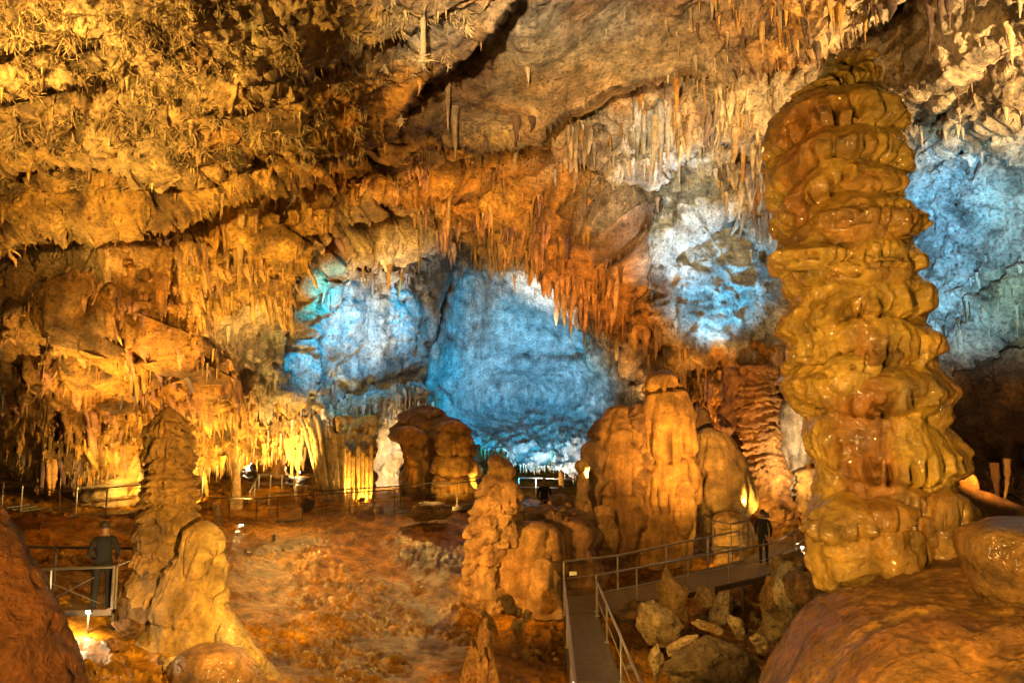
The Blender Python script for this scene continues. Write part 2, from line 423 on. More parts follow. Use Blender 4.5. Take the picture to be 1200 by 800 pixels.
# mineral zones: centre, radii (px), colour, roughness of relief, vertical fluting
ZONES = [
    (40, 30, 170, 70, CREAM, 1.0, .1), (250, 40, 150, 60, CREAM, 1.0, .1), (60, 130, 100, 40, TAN, 1.0, .1), (150, 130, 150, 70, CREAM, 1.0, .2), (300, 130, 110, 60, GOLD, .9, .2), (420, 120, 60, 40, ORANGE, .5, .2),
    (40, 160, 60, 40, GOLD, 1, .1), (490, 35, 40, 30, GREY, .4, .1), (420, 30, 60, 40, GOLD, .9, .2), (120, 230, 160, 40, GOLD, .9, .3), (300, 240, 70, 50, GOLD, .8, 1.0), (400, 205, 60, 25, ORANGE, .7, 1.0),
    (100, 310, 60, 40, CREAM, .6, 1.2), (150, 360, 60, 40, ORANGE, .5, 1.2), (230, 310, 60, 60, GOLD, .6, 1.2), (300, 300, 40, 60, GOLD, .6, 1.2), (30, 380, 50, 70, BROWN, 1, .8), (100, 410, 60, 40, GOLD, .9, 1.2),
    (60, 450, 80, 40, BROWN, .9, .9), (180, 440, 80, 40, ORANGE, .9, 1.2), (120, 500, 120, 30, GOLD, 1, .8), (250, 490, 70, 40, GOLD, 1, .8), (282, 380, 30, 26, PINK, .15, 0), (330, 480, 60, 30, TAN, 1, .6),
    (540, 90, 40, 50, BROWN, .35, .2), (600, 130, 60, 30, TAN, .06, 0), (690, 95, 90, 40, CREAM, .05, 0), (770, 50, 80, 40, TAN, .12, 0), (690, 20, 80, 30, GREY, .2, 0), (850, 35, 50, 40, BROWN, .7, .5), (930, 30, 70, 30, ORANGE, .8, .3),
    (470, 165, 40, 25, BROWN, .6, .4), (590, 175, 50, 22, GOLD, .9, .6), (490, 240, 40, 40, ORANGE, .8, .9), (440, 260, 50, 26, CREAM, .8, .4), (352, 330, 16, 40, DARK, .8, .5), (385, 262, 24, 14, DARK, .8, .5), (430, 240, 30, 10, DARK, .8, .4), (405, 310, 30, 24, TAN, .6, .8), (600, 220, 60, 30, ORANGE, .8, .8),  # DARK zones here paint the shade of the arch gap
    (570, 280, 40, 30, TAN, .5, 1.2), (660, 260, 50, 50, RUST, .7, 1.3), (620, 250, 40, 40, GOLD, .8, 1.2), (710, 330, 50, 50, RUST, .7, 1.2), (690, 220, 40, 30, GOLD, .7, .7), (700, 180, 70, 25, GREY, .8, .8), (650, 165, 40, 20, TAN, .7, .8),
    (430, 330, 60, 30, WHITE, .5, .3), (520, 310, 40, 24, WHITE, .4, .1), (600, 340, 50, 40, WHITE, .15, .1), (600, 430, 110, 80, BLUELIT_WHITE, .12, .02), (560, 480, 70, 50, BLUELIT_WHITE, .12, .02), (640, 530, 70, 30, WHITE, .7, .1), (400, 410, 100, 60, BLUELIT_WHITE, .40, .3), (330, 430, 40, 30, GREY, .6, .4),
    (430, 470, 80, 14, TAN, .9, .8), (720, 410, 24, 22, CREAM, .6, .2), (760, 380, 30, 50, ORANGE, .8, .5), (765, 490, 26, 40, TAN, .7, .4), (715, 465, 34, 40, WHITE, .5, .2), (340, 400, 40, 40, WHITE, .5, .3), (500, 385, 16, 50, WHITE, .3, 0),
    (760, 170, 40, 50, WHITE, .6, 1.2), (730, 220, 40, 30, WHITE, .6, .6), (825, 270, 50, 70, BLUELIT_WHITE, .6, .4), (865, 370, 50, 40, WHITE, .6, .2), (830, 120, 50, 40, CREAM, .7, 1.0), (870, 210, 30, 60, TAN, .8, 1.0), (870, 130, 40, 40, CREAM, .7, .5),
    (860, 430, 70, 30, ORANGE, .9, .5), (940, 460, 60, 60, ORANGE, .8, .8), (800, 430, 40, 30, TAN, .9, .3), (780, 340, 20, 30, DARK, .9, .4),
    (1080, 40, 70, 60, CREAM, .5, 0), (1160, 60, 60, 50, TAN, .6, .1), (1130, 140, 80, 30, TAN, .8, .1), (1080, 120, 40, 40, TAN, .9, .1), (1120, 250, 60, 70, BLUELIT_WHITE, .7, .1), (1190, 250, 40, 60, PINK, .7, .1), (1120, 360, 50, 40, WHITE, .6, .1),
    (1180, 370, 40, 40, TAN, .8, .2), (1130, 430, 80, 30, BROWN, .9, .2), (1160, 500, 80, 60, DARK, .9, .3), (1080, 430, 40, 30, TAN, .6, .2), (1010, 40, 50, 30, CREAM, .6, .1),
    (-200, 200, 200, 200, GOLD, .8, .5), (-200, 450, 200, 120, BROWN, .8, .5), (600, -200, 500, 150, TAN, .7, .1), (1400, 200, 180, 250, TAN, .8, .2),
]
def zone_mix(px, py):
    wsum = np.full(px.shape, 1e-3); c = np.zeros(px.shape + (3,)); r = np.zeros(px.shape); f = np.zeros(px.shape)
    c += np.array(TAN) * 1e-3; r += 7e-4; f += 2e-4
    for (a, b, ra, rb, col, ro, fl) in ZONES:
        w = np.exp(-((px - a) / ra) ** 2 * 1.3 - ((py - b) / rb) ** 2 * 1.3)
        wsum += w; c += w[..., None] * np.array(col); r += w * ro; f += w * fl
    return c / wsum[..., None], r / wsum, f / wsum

cols = np.concatenate([np.arange(-520, -24, 9), np.arange(-24, 1225, 2.0), np.arange(1230, 1700, 9)])
top_rows = np.arange(-420, -20, 9)
NV = 300
PX = np.broadcast_to(cols, (len(top_rows) + NV, len(cols))).copy()
lipj = lip_py(cols) + 7 * fbm(np.stack([cols / 14, cols * 0, cols * 0], -1), 3, 5)
PY = np.concatenate([np.broadcast_to(top_rows[:, None], (len(top_rows), len(cols))), -20 + np.linspace(0, 1, NV)[:, None] * (lipj + 20)[None]], 0)
ctrl = np.array(CTRL, float)
def base_depth(px, py):
    return tps(ctrl, np.stack([np.ravel(px), np.ravel(py)], -1), 1e-4).reshape(np.shape(px))
def shell_depth(px, py, rough=True):
    d = base_depth(px, py)
    q = np.stack([px / 46, py / 46, px * 0], -1)
    wob = 9 * fbm(q, 3, 2) if rough else 0
    for k, (pl, amp, fade, soft) in enumerate(LEDGES):
        pl = np.array(pl, float)
        e = np.interp(px, pl[:, 0], pl[:, 1]) + wob
        ends = sstep(pl[0, 0] - 15, pl[0, 0] + 25, px) * (1 - sstep(pl[-1, 0] - 25, pl[-1, 0] + 15, px))
        t = py - e
        d = d + ends * amp * (sstep(0, soft * 2, t) * np.exp(-np.maximum(t, 0) / fade) * .75 - .35 * np.exp(-np.abs(t) / fade) * (t < 0) - .35 * (t >= 0) * (1 - sstep(0, soft * 2, t)))
    return d
D0 = shell_depth(PX, PY)
def line_dist(px, py, pts):
    best = np.full(px.shape, 1e9)
    for (x0, y0), (x1, y1) in zip(pts[:-1], pts[1:]):
        t = np.clip(((px - x0) * (x1 - x0) + (py - y0) * (y1 - y0)) / ((x1 - x0) ** 2 + (y1 - y0) ** 2), 0, 1)
        best = np.minimum(best, np.hypot(px - x0 - t * (x1 - x0), py - y0 - t * (y1 - y0)))
    return best
JIG = 5 * fbm(np.stack([PX / 26, PY / 26, PX * 0], -1), 3, 88)
BAND = line_dist(PX + JIG, PY + JIG, [(348, 372), (366, 330), (392, 302), (420, 288), (455, 284), (480, 276)])
D0 -= 1.5 * np.exp(-(BAND / 9) ** 2)
for pts, w, a in (([(690, 248), (715, 268), (738, 300), (765, 345), (770, 400)], 6, 2.2), ([(520, 300), (528, 330), (514, 375), (498, 410), (494, 460)], 4, 1.4), ([(560, 255), (540, 285), (528, 310)], 5, 1.2), ([(215, 265), (225, 300), (232, 330)], 4, .8), ([(150, 470), (140, 430), (120, 400)], 5, .8), ([(860, 250), (870, 300), (880, 350)], 6, 1.2), ([(470, 205), (540, 190), (600, 215), (650, 212)], 5, 1.4), ([(1060, 150), (1100, 110), (1160, 75), (1200, 60)], 5, .9)):
    D0 += a * np.exp(-(line_dist(PX + JIG, PY + JIG, pts) / w) ** 2)
# the rock bowl with the blue light: a hollow with a raised crest across it
D0 += 4.0 * np.exp(-((PX - 605) / 85) ** 2 - ((PY - 472) / 40) ** 2)
D0 += 1.5 * np.exp(-((PX - 545) / 22) ** 2 - ((PY - 370) / 40) ** 2)
D0 -= (1.5 + .8 * fbm(np.stack([PX / 14, PY / 14, PX * 0], -1), 3, 77)) * np.exp(-((PY - (427 - .05 * (PX - 640) + 6 * fbm(np.stack([PX / 40, PX * 0, PX * 0], -1), 2, 78))) / 8) ** 2) * sstep(570, 620, PX) * (1 - sstep(700, 730, PX))
D0 += 2.2 * sstep(-3, 3, PX - (518 + (PY - 400) * -.25)) * (1 - sstep(0, 60, PX - (518 + (PY - 400) * -.25))) * sstep(305, 330, PY) * (1 - sstep(440, 480, PY))
W = P(PX, PY, D0)
du = np.gradient(W, axis=1); dv = np.gradient(W, axis=0)
Nn = np.cross(du, dv); Nn /= np.linalg.norm(Nn, axis=-1, keepdims=True) + 1e-9
toc = CAM - W
Nn *= np.sign((Nn * toc).sum(-1, keepdims=True))
for _ in range(3):                                   # soften the push direction
    Nn[1:-1] = (Nn[:-2] + Nn[1:-1] * 2 + Nn[2:]) / 4
    Nn[:, 1:-1] = (Nn[:, :-2] + Nn[:, 1:-1] * 2 + Nn[:, 2:]) / 4
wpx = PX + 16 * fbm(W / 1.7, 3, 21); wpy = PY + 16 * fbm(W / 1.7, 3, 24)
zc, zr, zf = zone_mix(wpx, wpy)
vert = 1 - np.clip(np.abs(Nn[..., 2]) - .3, 0, .6) / .8
Wf = W + .25 * np.stack([noise(W / 1.5, 31), noise(W / 1.5, 32), noise(W / 1.5, 33)], -1)
fl = ridged(Wf * np.array([2.0, .6, .16]), 3, 40) * .27 + ridged(Wf * np.array([.75, .3, .09]), 2, 44) * .50 + ridged(Wf * np.array([4.6, 1.2, .3]), 2, 47) * .07
big = fbm(W / 4.2, 3, 50) * .6
mid = ridged(W / 1.5 + .3 * fbm(W, 2, 57)[..., None], 3, 54) * .42 + ridged(W / .6, 3, 58) * .22
fine = ridged(W / .26, 3, 60) * .085
scl = np.clip(D0 / 22, .5, 1.4)
zv = np.clip(zf, 0, 1) * vert
midv = ridged(Wf * np.array([.95, .4, .2]), 3, 56) * .34 + ridged(Wf * np.array([2.6, 2.6, .5]), 2, 59) * .12
mid = mid * (1 - .75 * zv) + midv * zv
disp = big * (.45 + .55 * zr) + (mid + fine) * zr * scl + fl * zf * vert * scl - .12
# knobbly popcorn patches
pop = np.clip(noise(W / 1.1, 66) + .1, 0, 1) * np.maximum(0, ridged(W / .33, 2, 68)) * .16 * zr * (1 - .7 * zv)
W1 = W + Nn * (disp + pop)[..., None]
# underside of the lip, running back into the dark
under = []
edge = W1[-1]
for k in range(1, 19):
    s = k / 18
    q = edge.copy(); q[:, 1] += 7.5 * s ** 1.2; q[:, 2] += .35 * s + .35 * fbm(q / 1.2, 3, 70) * min(1, s * 3)
    under.append(q)
# stone colours
bm_ = np.exp(-(BAND / 11) ** 2)[..., None]
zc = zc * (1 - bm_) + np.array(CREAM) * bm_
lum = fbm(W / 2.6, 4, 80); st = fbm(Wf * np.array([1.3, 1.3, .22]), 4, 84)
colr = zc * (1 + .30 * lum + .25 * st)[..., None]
stain = np.clip((fbm(W / 1.3, 5, 90, .62) - .13) * 4.2, 0, 1) * np.clip(zr * 1.1, 0, 1)
colr = colr * (1 - .82 * stain[..., None]) + np.array(DARK) * (.82 * stain[..., None])
iron = np.clip((fbm(W / 3.1, 3, 96) - .2) * 2.5, 0, 1) * (1 - np.clip((zc[..., 2] - .35) * 4, 0, 1)) * .5
colr = colr * (1 - iron[..., None]) + np.array(RUST) * iron[..., None]
SH_W, SH_N, SH_C = W1, Nn, colr
allV = np.concatenate([W1, np.array(under)], 0)
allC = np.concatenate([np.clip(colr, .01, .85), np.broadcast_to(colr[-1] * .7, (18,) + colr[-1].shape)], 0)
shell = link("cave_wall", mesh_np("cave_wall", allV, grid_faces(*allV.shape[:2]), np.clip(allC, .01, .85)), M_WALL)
tag(shell, kind="structure")
def shell_at(px, py):
    """index into the shell lattice"""
    j = int(np.clip(np.searchsorted(cols, px), 0, len(cols) - 1))
    i = int(np.clip(np.searchsorted(PY[:, j], py), 0, PY.shape[0] - 1))
    return i, j

# far wall of the low passages behind the lip
gxb = np.linspace(-700, 1500, 260); gyb = np.linspace(440, 620, 50)
BX, BY = np.meshgrid(gxb, gyb)
BD = np.interp(BX, [-700, 0, 250, 420, 470, 560, 700, 800, 1000, 1200, 1500], [36, 40, 50, 50, 47, 54, 55, 50, 42, 29, 25])
B0 = P(BX, BY, BD)
B0[..., 1] += 2.2 * fbm(B0 / 5.0, 3, 101) + ridged(B0 * np.array([1.2, 1.2, .3]), 3, 104) * .5
bc = np.array(TAN) * (1 + .4 * fbm(B0 / 2, 3, 108))[..., None] * np.ones(BX.shape + (1,))
bc = bc * np.clip(.75 + fbm(B0 / 1.5, 4, 111), .3, 1)[..., None]
tag(link("passage_wall", mesh_np("passage_wall", B0, grid_faces(*BX.shape), np.clip(bc, .02, .8)), M_WALL), kind="structure")

# ------------------------------------------------------------------ the floor of wet clay and rimstone
FC = [(400, 608, 28.5), (300, 613, 28), (510, 600, 28.5), (100, 640, 20.5), (20, 640, 20), (400, 700, 20.5), (300, 700, 19), (400, 800, 15), (520, 800, 14.6), (200, 805, 12.4), (100, 750, 13.3), (60, 800, 11.8),
      (100, 575, 31), (60, 560, 36), (200, 560, 36), (320, 562, 38), (320, 545, 46), (450, 575, 34), (640, 588, 37), (650, 578, 43), (550, 590, 33), (120, 612, 24.5), (30, 612, 24.5), (100, 690, 16.5)]
fctrl = [tuple(P(a, b, d)) for a, b, d in FC]
fctrl += [(0.6, 15, -.1), (1.5, 19, -.1), (2, 24, .2), (5, 17, -.75), (4, 14, -.7), (7, 17, -.6), (3.5, 20, -.4), (8, 21, -.2), (9, 26, 1.0), (12, 28, 1.5), (5, 28, .6), (6, 11, -.6), (11, 14, .5), (14, 20, 1.6), (18, 28, 2.2), (20, 45, 2.4), (30, 20, 3),
          (0, 6, 0), (0, 2, 0), (8, 4, .5), (-8, 6, 1.5), (-20, 14, 2.2), (-30, 30, 3), (-40, 60, 4), (40, 60, 4), (0, 60, 2.6), (20, 5, 2), (-20, 3, 2)]
fctrl = np.array(fctrl)
fy = np.concatenate([np.linspace(1.5, 9, 36)[:-1], 1 / np.linspace(1 / 9., 1 / 62., 300)])
fu = np.concatenate([np.linspace(-1.5, -.82, 40)[:-1], np.linspace(-.82, .82, 600), np.linspace(.82, 1.5, 40)[1:]])
FU, FYY = np.meshgrid(fu, fy)
FX = FU * FYY
lat_x = np.arange(-96, 97, 1.5); lat_y = np.arange(0, 64, 1.5)
LX, LY = np.meshgrid(lat_x, lat_y)
LZ = tps(fctrl, np.stack([LX.ravel(), LY.ravel()], -1), 1e-3).reshape(LX.shape)
def floor_base(x, y):
    u = np.clip((np.asarray(x, float) + 96) / 1.5, 0, len(lat_x) - 1.001); v = np.clip(np.asarray(y, float) / 1.5, 0, len(lat_y) - 1.001)
    i = u.astype(int); j = v.astype(int); a = u - i; b = v - j
    return (LZ[j, i] * (1 - a) + LZ[j, i + 1] * a) * (1 - b) + (LZ[j + 1, i] * (1 - a) + LZ[j + 1, i + 1] * a) * b
FZ = np.minimum(floor_base(FX, FYY), 6.0)
F3 = np.stack([FX, FYY, FZ * 0], -1)
FZ = FZ + .22 * fbm(F3 / 3.2, 3, 120) + .05 * fbm(F3 / .8, 3, 124)
wx = F3[..., :2] / .52 + .5 * np.stack([fbm(F3 / .8, 2, 130), fbm(F3 / .8, 2, 133)], -1)
c1, c2 = cells(wx, 3)
rim = np.exp(-(c2 - c1) / .16)
patch = sstep(-.25, .35, fbm(F3 / 2.6, 3, 140) + .15)
FZ = FZ + .20 * rim * patch - .10 * c1 * patch
FZ = FZ + .03 * ridged(F3 / .6, 2, 143) * (1 - .5 * patch)
fcol = np.array((.50, .21, .010)) * (1 + .35 * fbm(F3 / 1.8, 4, 150))[..., None]
wet = sstep(.0, .5, fbm(F3 / 3.5, 3, 155))
fcol = fcol * (1 - .8 * wet[..., None]) + np.array((.13, .048, .008)) * .8 * wet[..., None]
fcol = fcol + (rim * patch)[..., None] * np.array((.20, .12, .012))
FV = np.stack([FX, FYY, FZ], -1)
floor = link("cave_floor", mesh_np("cave_floor", FV, grid_faces(*FX.shape), np.clip(fcol, .01, .8)), M_FLOOR)
tag(floor, kind="structure")
def fz(x, y): return float(floor_base(x, y))
# ------------------------------------------------------------------ dripstone bodies turned from a measured outline
def smooth1(a, k):
    if k < 2: return a
    ker = np.hanning(k + 2)[1:-1]; ker /= ker.sum()
    return np.convolve(np.pad(a, (k // 2, k - 1 - k // 2), mode='edge'), ker, 'valid')
def body(prof, d, nth=120, nz=160, ratio=.85, tiers=None, tier_amp=.12, drip=.06, drip_f=3.0, flute=.04, flute_f=2.0, lumps=.12, lump_s=1.0, lump_z=1.0,
         fine=.03, fine_s=.25, seed=0, c1=GOLD, c2=BROWN, streak=.5, stain=.4, lean=None, cap=.12, smooth=5, wob=.12, shrink=0.0, front=False, rib=0.0):
    """prof: rows (py, x_left, x_right) of the outline in the photograph at distance d (lean: distance per row)"""
    pr = np.array(prof, float)
    nth = max(12, int(nth * .68)); nz = max(20, int(nz * .72))
    dd = np.array(lean, float) if lean is not None else np.full(len(pr), float(d))
    A = P(pr[:, 1], pr[:, 0], dd); B = P(pr[:, 2], pr[:, 0], dd)
    zk = A[:, 2]; ck = (A[:, 0] + B[:, 0]) / 2; rk = (B[:, 0] - A[:, 0]) / 2; yk = A[:, 1]
    t = np.linspace(0, 1, nz); z = zk[0] + (zk[-1] - zk[0]) * t
    o = np.argsort(zk)
    ks = max(1, int(nz / (len(pr) * 2.2)) if smooth is None else smooth)
    cx = smooth1(np.interp(z, zk[o], ck[o]), ks); r = smooth1(np.interp(z, zk[o], rk[o]), ks); cy = smooth1(np.interp(z, zk[o], yk[o]), ks)
    r = np.maximum(r - shrink, r * .6)
    # round the crown over
    H = abs(zk[0] - zk[-1])
    capz = cap * rk[:max(2, len(rk) // 3)].mean() * 2
    r = r * np.sqrt(np.clip(1 - (1 - np.clip((zk[0] - z) / max(capz, 1e-3), 0, 1)) ** 2, 0, 1))
    th = np.linspace(0, 2 * math.pi, nth, endpoint=False)
    Rr, TH = r[:, None], th[None]
    X = cx[:, None] + Rr * np.cos(TH); Y = cy[:, None] + Rr * ratio * np.sin(TH); Z = np.broadcast_to(z[:, None], X.shape)
    p = np.stack([X, Y, Z], -1)
    lim = np.clip(Rr / .35, 0, 1)
    g = p * np.array([1, 1, lump_z])
    disp = lumps * fbm(g / lump_s, 3, seed + 1) 
    groove_shade = np.zeros(X.shape)
    if tiers is not None:
        if np.isscalar(tiers):
            rr = np.random.default_rng(seed + 5)
            n = int(tiers); cuts = (np.arange(n + 1) + rr.uniform(-.3, .3, n + 1)) / n
            zb = zk[0] + (zk[-1] - zk[0]) * np.sort(cuts)
            zb[0] = zk[0] + .01; zb[-1] = zk[-1] - .05
        else:
            zb = np.array([P(600, q, d)[2] for q in tiers])
        hz = np.abs(np.diff(zb)).mean()
        zt = Z + wob * hz * 4 * noise(p / (hz * 3.0 + .2), seed + 11) + wob * hz * noise(p / (hz * .7), seed + 12)
        zb = zb[::-1]                                       # ascending
        k = np.clip(np.searchsorted(zb, zt.ravel()).reshape(zt.shape), 1, len(zb) - 1)
        s = np.clip((zb[k] - zt) / (zb[k] - zb[k - 1]), 0, 1)   # 0 at the top of a tier, 1 at its foot
        amp = tier_amp * np.clip(Rr / (6 * tier_amp), .15, 1) * (1 + .8 * noise(np.stack([X / .9, Y / .9, k * 3.3], -1), seed + 13))
        bul = np.sin(np.pi / 2 * np.clip(s / .62, 0, 1)) * (1 - sstep(.80, 1.0, s))
        frt = (.15 + 1.1 * np.clip(-np.sin(TH), 0, 1)) if front else 1.0
        disp = disp + amp * frt * (bul - .45)
        disp = disp + rib * ridged(p * np.array([4.2, 4.2, .5]), 2, seed + 61) * sstep(.2, .5, s)
        dn = np.abs(noise(np.stack([X * drip_f, Y * drip_f, k * 2.1 + Z * .25], -1), seed + 17))
        dw = sstep(.42, .74, s) * (1 - .3 * sstep(.95, 1, s))
        disp = disp - drip * dw * sstep(.04, .26, .26 - dn) * 2.0
        disp = disp - .5 * amp * np.exp(-((s - .97) / .05) ** 2)
        groove_shade = groove_shade - .5 * dw * (dn < .10)  # grooves between drips darkened in the colour, standing for their shade
    fp = p * np.array([flute_f, flute_f, flute_f * .10])
    disp = disp + flute * ridged(fp, 2, seed + 23) + fine * fbm(p / fine_s, 3, seed + 29)
    rr = np.maximum(Rr + disp * lim, Rr * .25)
    V = np.stack([cx[:, None] + rr * np.cos(TH), cy[:, None] + rr * ratio * np.sin(TH), Z + .0 * X], -1)
    V[..., 2] += lim * fine * fbm(p / (fine_s * 2), 2, seed + 33)
    sk = fbm(p * np.array([1.6, 1.6, .22]), 3, seed + 41) * streak + fbm(p / 1.1, 3, seed + 45) * .5
    m = np.clip(.35 + sk, 0, 1)[..., None]
    col = np.array(c1) * (1 - m) + np.array(c2) * m
    col = col * (1 + .35 * fbm(p / .5, 3, seed + 48))[..., None]
    stn = np.clip((fbm(p / .8, 3, seed + 52) - .32) * 4, 0, 1)[..., None] * stain
    col = col * (1 - stn) + np.array(DARK) * stn
    col = np.clip(col * (1 + groove_shade * .5)[..., None], .012, .85)
    F = grid_faces(nz, nth, wrap=True, flip=True)
    return V, F, col
def form(name, label, cat, prof, d, mat=None, parent=None, group=None, **kw):
    V, F, col = body(prof, d, **kw)
    base = V[-1].mean(0)
    me = mesh_np(name, V - base, F, col)
    pl = Vector(base.tolist())
    if parent is not None:
        pl = pl - parent.location
    o = link(name, me, mat or M_FLOW, parent, pl)
    if parent is None: tag(o, label, cat, group)
    return o
def base_empty(name, px, py, d, label, cat, group=None):
    return empty(name, PV(px, py, d), label, cat, group)

# ---- the great wet column beside the path
col_root = base_empty("wet_column", 1040, 672, 9.0, "tall golden wet dripstone column of stacked bulging tiers standing on the smooth flowstone mound", "column")
form("shaft", None, None,
     [(57, 984, 1016), (66, 975, 1024), (84, 966, 1029), (100, 952, 1034), (112, 932, 1037), (122, 916, 1041), (138, 903, 1046), (165, 898, 1053), (190, 897, 1058), (212, 899, 1056), (226, 900, 1048), (240, 903, 1044), (255, 907, 1066), (270, 913, 1076), (284, 910, 1070),
      (296, 907, 1066), (312, 911, 1064), (328, 916, 1069), (343, 923, 1075), (356, 926, 1077), (372, 921, 1077), (388, 916, 1081), (402, 924, 1089), (416, 930, 1093), (432, 924, 1097), (446, 915, 1106), (462, 924, 1108), (478, 934, 1102),
      (498, 942, 1104), (515, 947, 1112), (532, 954, 1116), (556, 958, 1118), (580, 957, 1112), (610, 955, 1105), (640, 955, 1100), (690, 962, 1105)], 9.0, M_WET, col_root,
     nth=440, nz=800, ratio=.85, tiers=[-20, 118, 172, 214, 250, 300, 340, 394, 442, 500, 560, 700], tier_amp=.11, drip=.17, drip_f=5.5, front=True, rib=.06, flute=.02, flute_f=3.2, lumps=.10, lump_s=.6, fine=.02, fine_s=.09,
     seed=3, c1=(.55, .31, .036), c2=(.38, .145, .016), streak=.9, stain=.4, cap=.16, smooth=5, wob=.2, shrink=.06)
form("side_knob", None, None, [(63, 971, 979), (75, 967, 983), (90, 963, 985), (112, 950, 985), (125, 948, 985)], 9.1, M_WET, col_root, nth=50, nz=50, tiers=3, tier_amp=.03, drip=.02, lumps=.05, lump_s=.3, fine=.012, fine_s=.1, seed=4, c1=(.40, .30, .10), c2=(.30, .2, .06), stain=.1, cap=.5)
# bulbs that hang off the tiers
for i, (py0, py1, xa, xb, dd) in enumerate([(192, 232, 985, 1062, 8.45), (236, 286, 952, 1076, 8.4), (284, 318, 910, 1000, 8.4), (298, 334, 965, 1068, 8.35), (412, 462, 966, 1036, 8.35), (436, 486, 1036, 1108, 8.45)]):
    w = xb - xa; m = (xa + xb) / 2; h = py1 - py0
    form("tier_bulb", None, None, [(py0, m - w * .22, m + w * .22), (py0 + h * .12, m - w * .38, m + w * .38), (py0 + h * .34, xa, xb), (py0 + h * .66, xa, xb), (py0 + h * .78, xa + 3, xb - 3), (py0 + h * .9, m - w * .40, m + w * .40), (py1, m - w * .3, m + w * .3)],
         dd, M_WET, col_root, nth=150, nz=90, ratio=.45, tiers=[py0 - 4, py0 + h * .9, py1 + 40], shrink=.04, tier_amp=.07, drip=.17, drip_f=6.5, rib=.04, flute=.02, flute_f=4, lumps=.06, lump_s=.35, fine=.016, fine_s=.09, seed=20 + i * 3,
         c1=(.55, .31, .036), c2=(.40, .155, .018), stain=.05, cap=.3, smooth=3, wob=.2)
# bulging feet of the column
for i, (pr, dd) in enumerate([
    ([(575, 985, 1005), (590, 968, 1020), (612, 955, 1028), (640, 952, 1026), (662, 958, 1024), (690, 968, 1022)], 8.55),
    ([(580, 1022, 1046), (592, 1014, 1062), (620, 1012, 1072), (648, 1018, 1076), (690, 1030, 1078)], 8.35),
    ([(566, 1052, 1078), (582, 1046, 1086), (610, 1050, 1090), (640, 1058, 1092), (680, 1066, 1096)], 8.4),
    ([(570, 1098, 1116), (580, 1090, 1126), (600, 1086, 1131), (625, 1088, 1128), (648, 1094, 1120), (690, 1098, 1116)], 8.3),
    ([(560, 1040, 1080), (572, 1020, 1110), (600, 1000, 1120), (690, 990, 1120)], 8.9)]):
    form("foot_bulb", None, None, pr, dd, M_WET, col_root, nth=130, nz=130, ratio=.9, lumps=.10, lump_s=.45, lump_z=.5, flute=.045, flute_f=3.2, fine=.022, tiers=[555, 628, 720], tier_amp=.07, drip=.08, drip_f=6, rib=.06, fine_s=.1, seed=60 + i * 3, c1=(.46, .25, .03), c2=(.33, .13, .015), stain=.08, cap=.5, smooth=9)
# ---- smooth flowstone mound in the near corner
mx = np.linspace(0, 1, 300); my = np.linspace(0, 1, 300)
MU, MVv = np.meshgrid(mx, my)
def mound_z(x, y):
    # dome about (6.2, 6.6)
    u = (x - 6.6) / 4.35; v = (y - 6.2) / 4.3
    r2 = u * u + v * v
    z = 4.22 - 1.5 * r2 ** 3 - 5.5 * np.maximum(0, np.sqrt(r2) - .97) ** 1.2
    z = z + .22 * np.exp(-(((x - 5.3) - .35 * (y - 6)) / .35) ** 2 - ((y - 6.6) / 1.4) ** 2)
    z = z + .16 * np.exp(-((x - 5.6) / 1.2) ** 2 - ((y - 8.6) / .8) ** 2)
    return z
mth = np.linspace(0, 2 * math.pi, 500, endpoint=False); mr = np.linspace(0.001, 1.0, 280)
MT, MR = np.meshgrid(mth, mr)
lobe = 1 + .07 * np.sin(MT * 3 + .6) + .05 * np.sin(MT * 7 + 1.0)
MX = 6.6 + MR * 5.9 * np.cos(MT) * lobe; MY = 6.2 + MR * 5.6 * np.sin(MT) * lobe
MZ = np.maximum(mound_z(MX, MY), -2.0)
mp_ = np.stack([MX, MY, MZ], -1)
rad = np.stack([np.cos(MT) * 7, np.sin(MT) * 7, MR * 1.2], -1)
MZ = MZ + .16 * fbm(mp_ / 1.6, 3, 201) + .07 * ridged(rad + .3 * fbm(mp_, 2, 207)[..., None], 3, 204) * sstep(.15, .6, MR) + .02 * ridged(np.stack([MX * 1.4, MY * 1.4, MZ * 9], -1), 3, 205) + .022 * fbm(mp_ / .16, 3, 208)
m2 = np.clip(.4 + fbm(rad, 3, 210) * .6 + fbm(mp_ / .9, 3, 213) * .4, 0, 1)[..., None]
mcol = np.array((.44, .20, .028)) * (1 - m2) + np.array((.25, .085, .018)) * m2
edge_g = (sstep(.72, .98, MR) * sstep(-.3, .4, fbm(mp_ / .8, 3, 216)))[..., None] * .6
mcol = mcol * (1 - edge_g) + np.array((.20, .15, .08)) * edge_g
mound = link("flowstone_mound", mesh_np("flowstone_mound", np.stack([MX, MY, MZ], -1), grid_faces(*MX.shape, wrap=True, flip=True), np.clip(mcol, .01, .8)), M_MOUND)
tag(mound, "smooth orange brown flowstone mound carrying the tall wet column", "flowstone")
form("shoulder", None, None, [(606, 1172, 1230), (614, 1150, 1262), (630, 1140, 1290), (660, 1142, 1320), (700, 1150, 1340), (760, 1160, 1350), (830, 1160, 1360)], 7.0, M_MOUND, mound, nth=170, nz=150, ratio=.9, lumps=.14, lump_s=.9, flute=.05, flute_f=1.4, fine=.02, seed=220, c1=(.36, .18, .028), c2=(.26, .10, .02), stain=.2, cap=.2, smooth=15)

